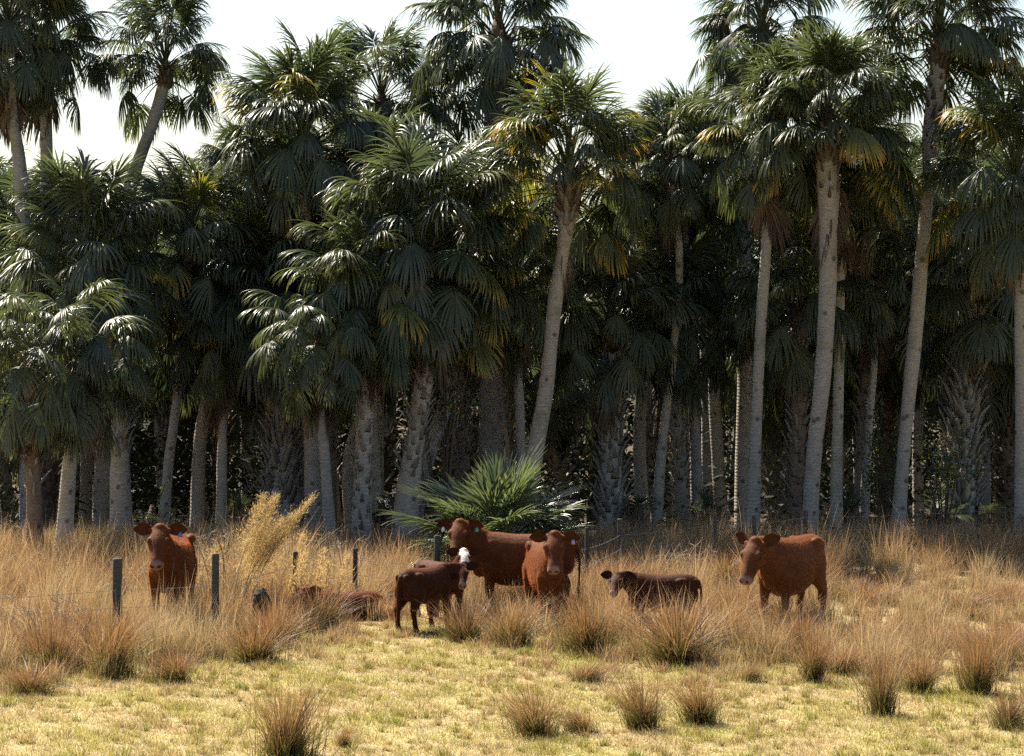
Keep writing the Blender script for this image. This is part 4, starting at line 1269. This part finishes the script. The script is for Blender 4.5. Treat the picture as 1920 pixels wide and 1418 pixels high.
def shrub(name, label, px, py, Y, rx, rz, nl, seed, yel=.06, cat='shrub', leaf=.07, col=(.035, .06, .022)):
    r = np.random.default_rng(seed)
    c = wp(px, py, Y)
    e = link(name, None, None, None, (c.x, Y, 0)); e.empty_display_size = .3
    tag(e, label, cat)
    tips = []
    for s in range(9):
        a = r.uniform(0, 6.28); q = r.random() ** .5
        tip = np.array([math.cos(a) * rx * q, math.sin(a) * rx * q * .7, c.z + r.uniform(-.7, .9) * rz])
        mid = tip * [.45, .45, .55] + r.normal(0, .06, 3)
        mb = MB(); mb.tube([(0, 0, -.05), tuple(mid), tuple(tip)], [.022, .014, .005], 6, cap=False)
        link('branch', mb.mesh('branch'), M['boot_brown'], e)
        tips.append((mid, tip))
    I = r.integers(0, 9, nl); u = r.uniform(.2, 1.1, nl)[:, None]
    mids = np.array([t[0] for t in tips])[I]; tp = np.array([t[1] for t in tips])[I]
    P = mids + (tp - mids) * u + r.normal(0, .13, (nl, 3)) * [rx, rx, rz]
    d = r.normal(0, 1, (nl, 3)); d[:, 2] -= .4; d /= np.linalg.norm(d, axis=1)[:, None]
    sv = np.cross(d, r.normal(0, 1, (nl, 3))); sv /= np.linalg.norm(sv, axis=1)[:, None]
    L = r.uniform(.6, 1.2, nl)[:, None] * leaf
    up_ = np.cross(sv, d) * L * .12
    V = np.stack([P, P + d * L * .5 + sv * L * .28 + up_, P + d * L, P + d * L * .5 - sv * L * .28 + up_], 1).reshape(-1, 3)
    T = (np.array([(0, 1, 2), (0, 2, 3)])[None] + (np.arange(nl) * 4)[:, None, None]).reshape(-1, 3)
    cc = np.where(r.random((nl, 1)) < yel, np.array([[.45, .36, .03]]), np.array([col])) * r.uniform(.7, 1.5, (nl, 1))
    link('foliage', np_mesh('foliage', V, T, {'Col': np.repeat(cc, 4, axis=0)}), M['leaf'], e)
shrub('fig_shrub', 'dark leafy fig growing on the forking palms, a few yellow leaves', 830, 620, 51.8, .95, .75, 420, 601, .05, leaf=.13)
shrub('wax_myrtle', 'dark small-leaved shrub left of the spotted leaning palm', 1655, 830, 53.3, .55, 1.1, 1500, 602, .02)
shrub('wax_myrtle', 'thin shrub with yellowing leaves right of the spotted leaning palm', 1770, 840, 53.0, 1.0, .8, 1100, 603, .16)
shrub('wax_myrtle', 'sparse yellow-leaved sapling behind the thin curved trunk', 1278, 800, 56.5, .35, .6, 160, 604, .7)

r = np.random.default_rng(611)
nl = 72000  # leaf mass added to darken the gaps behind the trunks
cx = np.concatenate([r.uniform(-20, 17, 260), r.uniform(-32, 26, 130)]); cy = np.concatenate([59.5 + 28 * r.random(260), 92 + 14 * r.random(130)])
chh = np.concatenate([r.uniform(1.0, 3.6, 260), r.uniform(4.5, 8.0, 130)])
wgt = np.concatenate([np.full(260, 1.0), np.full(130, 3.2)]); I = r.choice(390, nl, p=wgt / wgt.sum())
u = r.random(nl) ** .8
rad = np.concatenate([r.uniform(.6, 1.3, 260), r.uniform(1.3, 2.3, 130)])[I] * np.sqrt(np.clip(1 - (u - .35) ** 2 * 1.6, .1, 1))
a = r.uniform(0, 6.28, nl); q = rad * r.random(nl) ** .4
P = np.stack([cx[I] + np.cos(a) * q, cy[I] + np.sin(a) * q, gz(cy[I]) + u * chh[I]], 1)
d = np.stack([np.cos(a), np.sin(a), r.normal(0, .6, nl)], 1); d /= np.linalg.norm(d, axis=1)[:, None]
sv = np.cross(d, r.normal(0, 1, (nl, 3))); sv /= np.linalg.norm(sv, axis=1)[:, None]
L = (r.uniform(.10, .34, nl) * np.where(I < 260, 1, 2.2))[:, None]
V = np.stack([P, P + d * L * .5 + sv * L * .16, P + d * L - [0, 0, .05], P + d * L * .5 - sv * L * .16], 1).reshape(-1, 3)
T = (np.array([(0, 1, 2), (0, 2, 3)])[None] + (np.arange(nl) * 4)[:, None, None]).reshape(-1, 3)
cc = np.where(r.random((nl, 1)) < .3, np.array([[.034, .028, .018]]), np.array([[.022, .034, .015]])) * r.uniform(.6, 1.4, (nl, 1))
tag(link('undergrowth', np_mesh('undergrowth', V, T, {'Col': np.repeat(cc, 4, axis=0)}), M['shade_leaf']), 'dark tangled undergrowth added to darken the gaps between the trunks deep in the grove', 'undergrowth', kind='stuff')

# ------------------------------------------------------------------ fallen leaves and seedlings at the feet of the palms
r = np.random.default_rng(717)
for k in range(26):
    Y = r.uniform(51.2, 56.5); px = r.uniform(10, 1910)
    o = link('fallen_frond', DEAD[int(r.integers(5))], None, None, ((px - 960) * Y / F, Y, float(gz(Y)) + .22), (r.uniform(-.5, .5), R(-62), r.uniform(0, 6.28)), r.uniform(.7, 1.0))
    tag(o, 'dry brown palm leaf lying at the foot of the palms', 'palm leaf', 'fallen palm leaves')
for k, (px, by, sz, lab) in enumerate([(285, 1012, .5, 'palm seedling in shade between left cow and the booted trunk'), (455, 1010, .45, 'palm seedling in shade just behind the golden weed'),
                                       (715, 1008, .55, 'palm seedling in shade left of the forking pair of palms'), (1195, 1006, .5, 'palm seedling in shade left of the thin curved trunk'),
                                       (1590, 1008, .45, 'palm seedling in shade right of the slim spotted trunk'), (1750, 1004, .6, 'palm seedling in shade right of the spotted leaning palm'),
                                       (1865, 1004, .5, 'palm seedling in shade near the right-edge palm')]):
    fan_clump(lab, px, by, 9, sz, seed=20 + k, mats=('frond', 'frond_blue', 'frond'), cat='palm seedling', name='palm_seedling', group='palm seedlings in the shade')
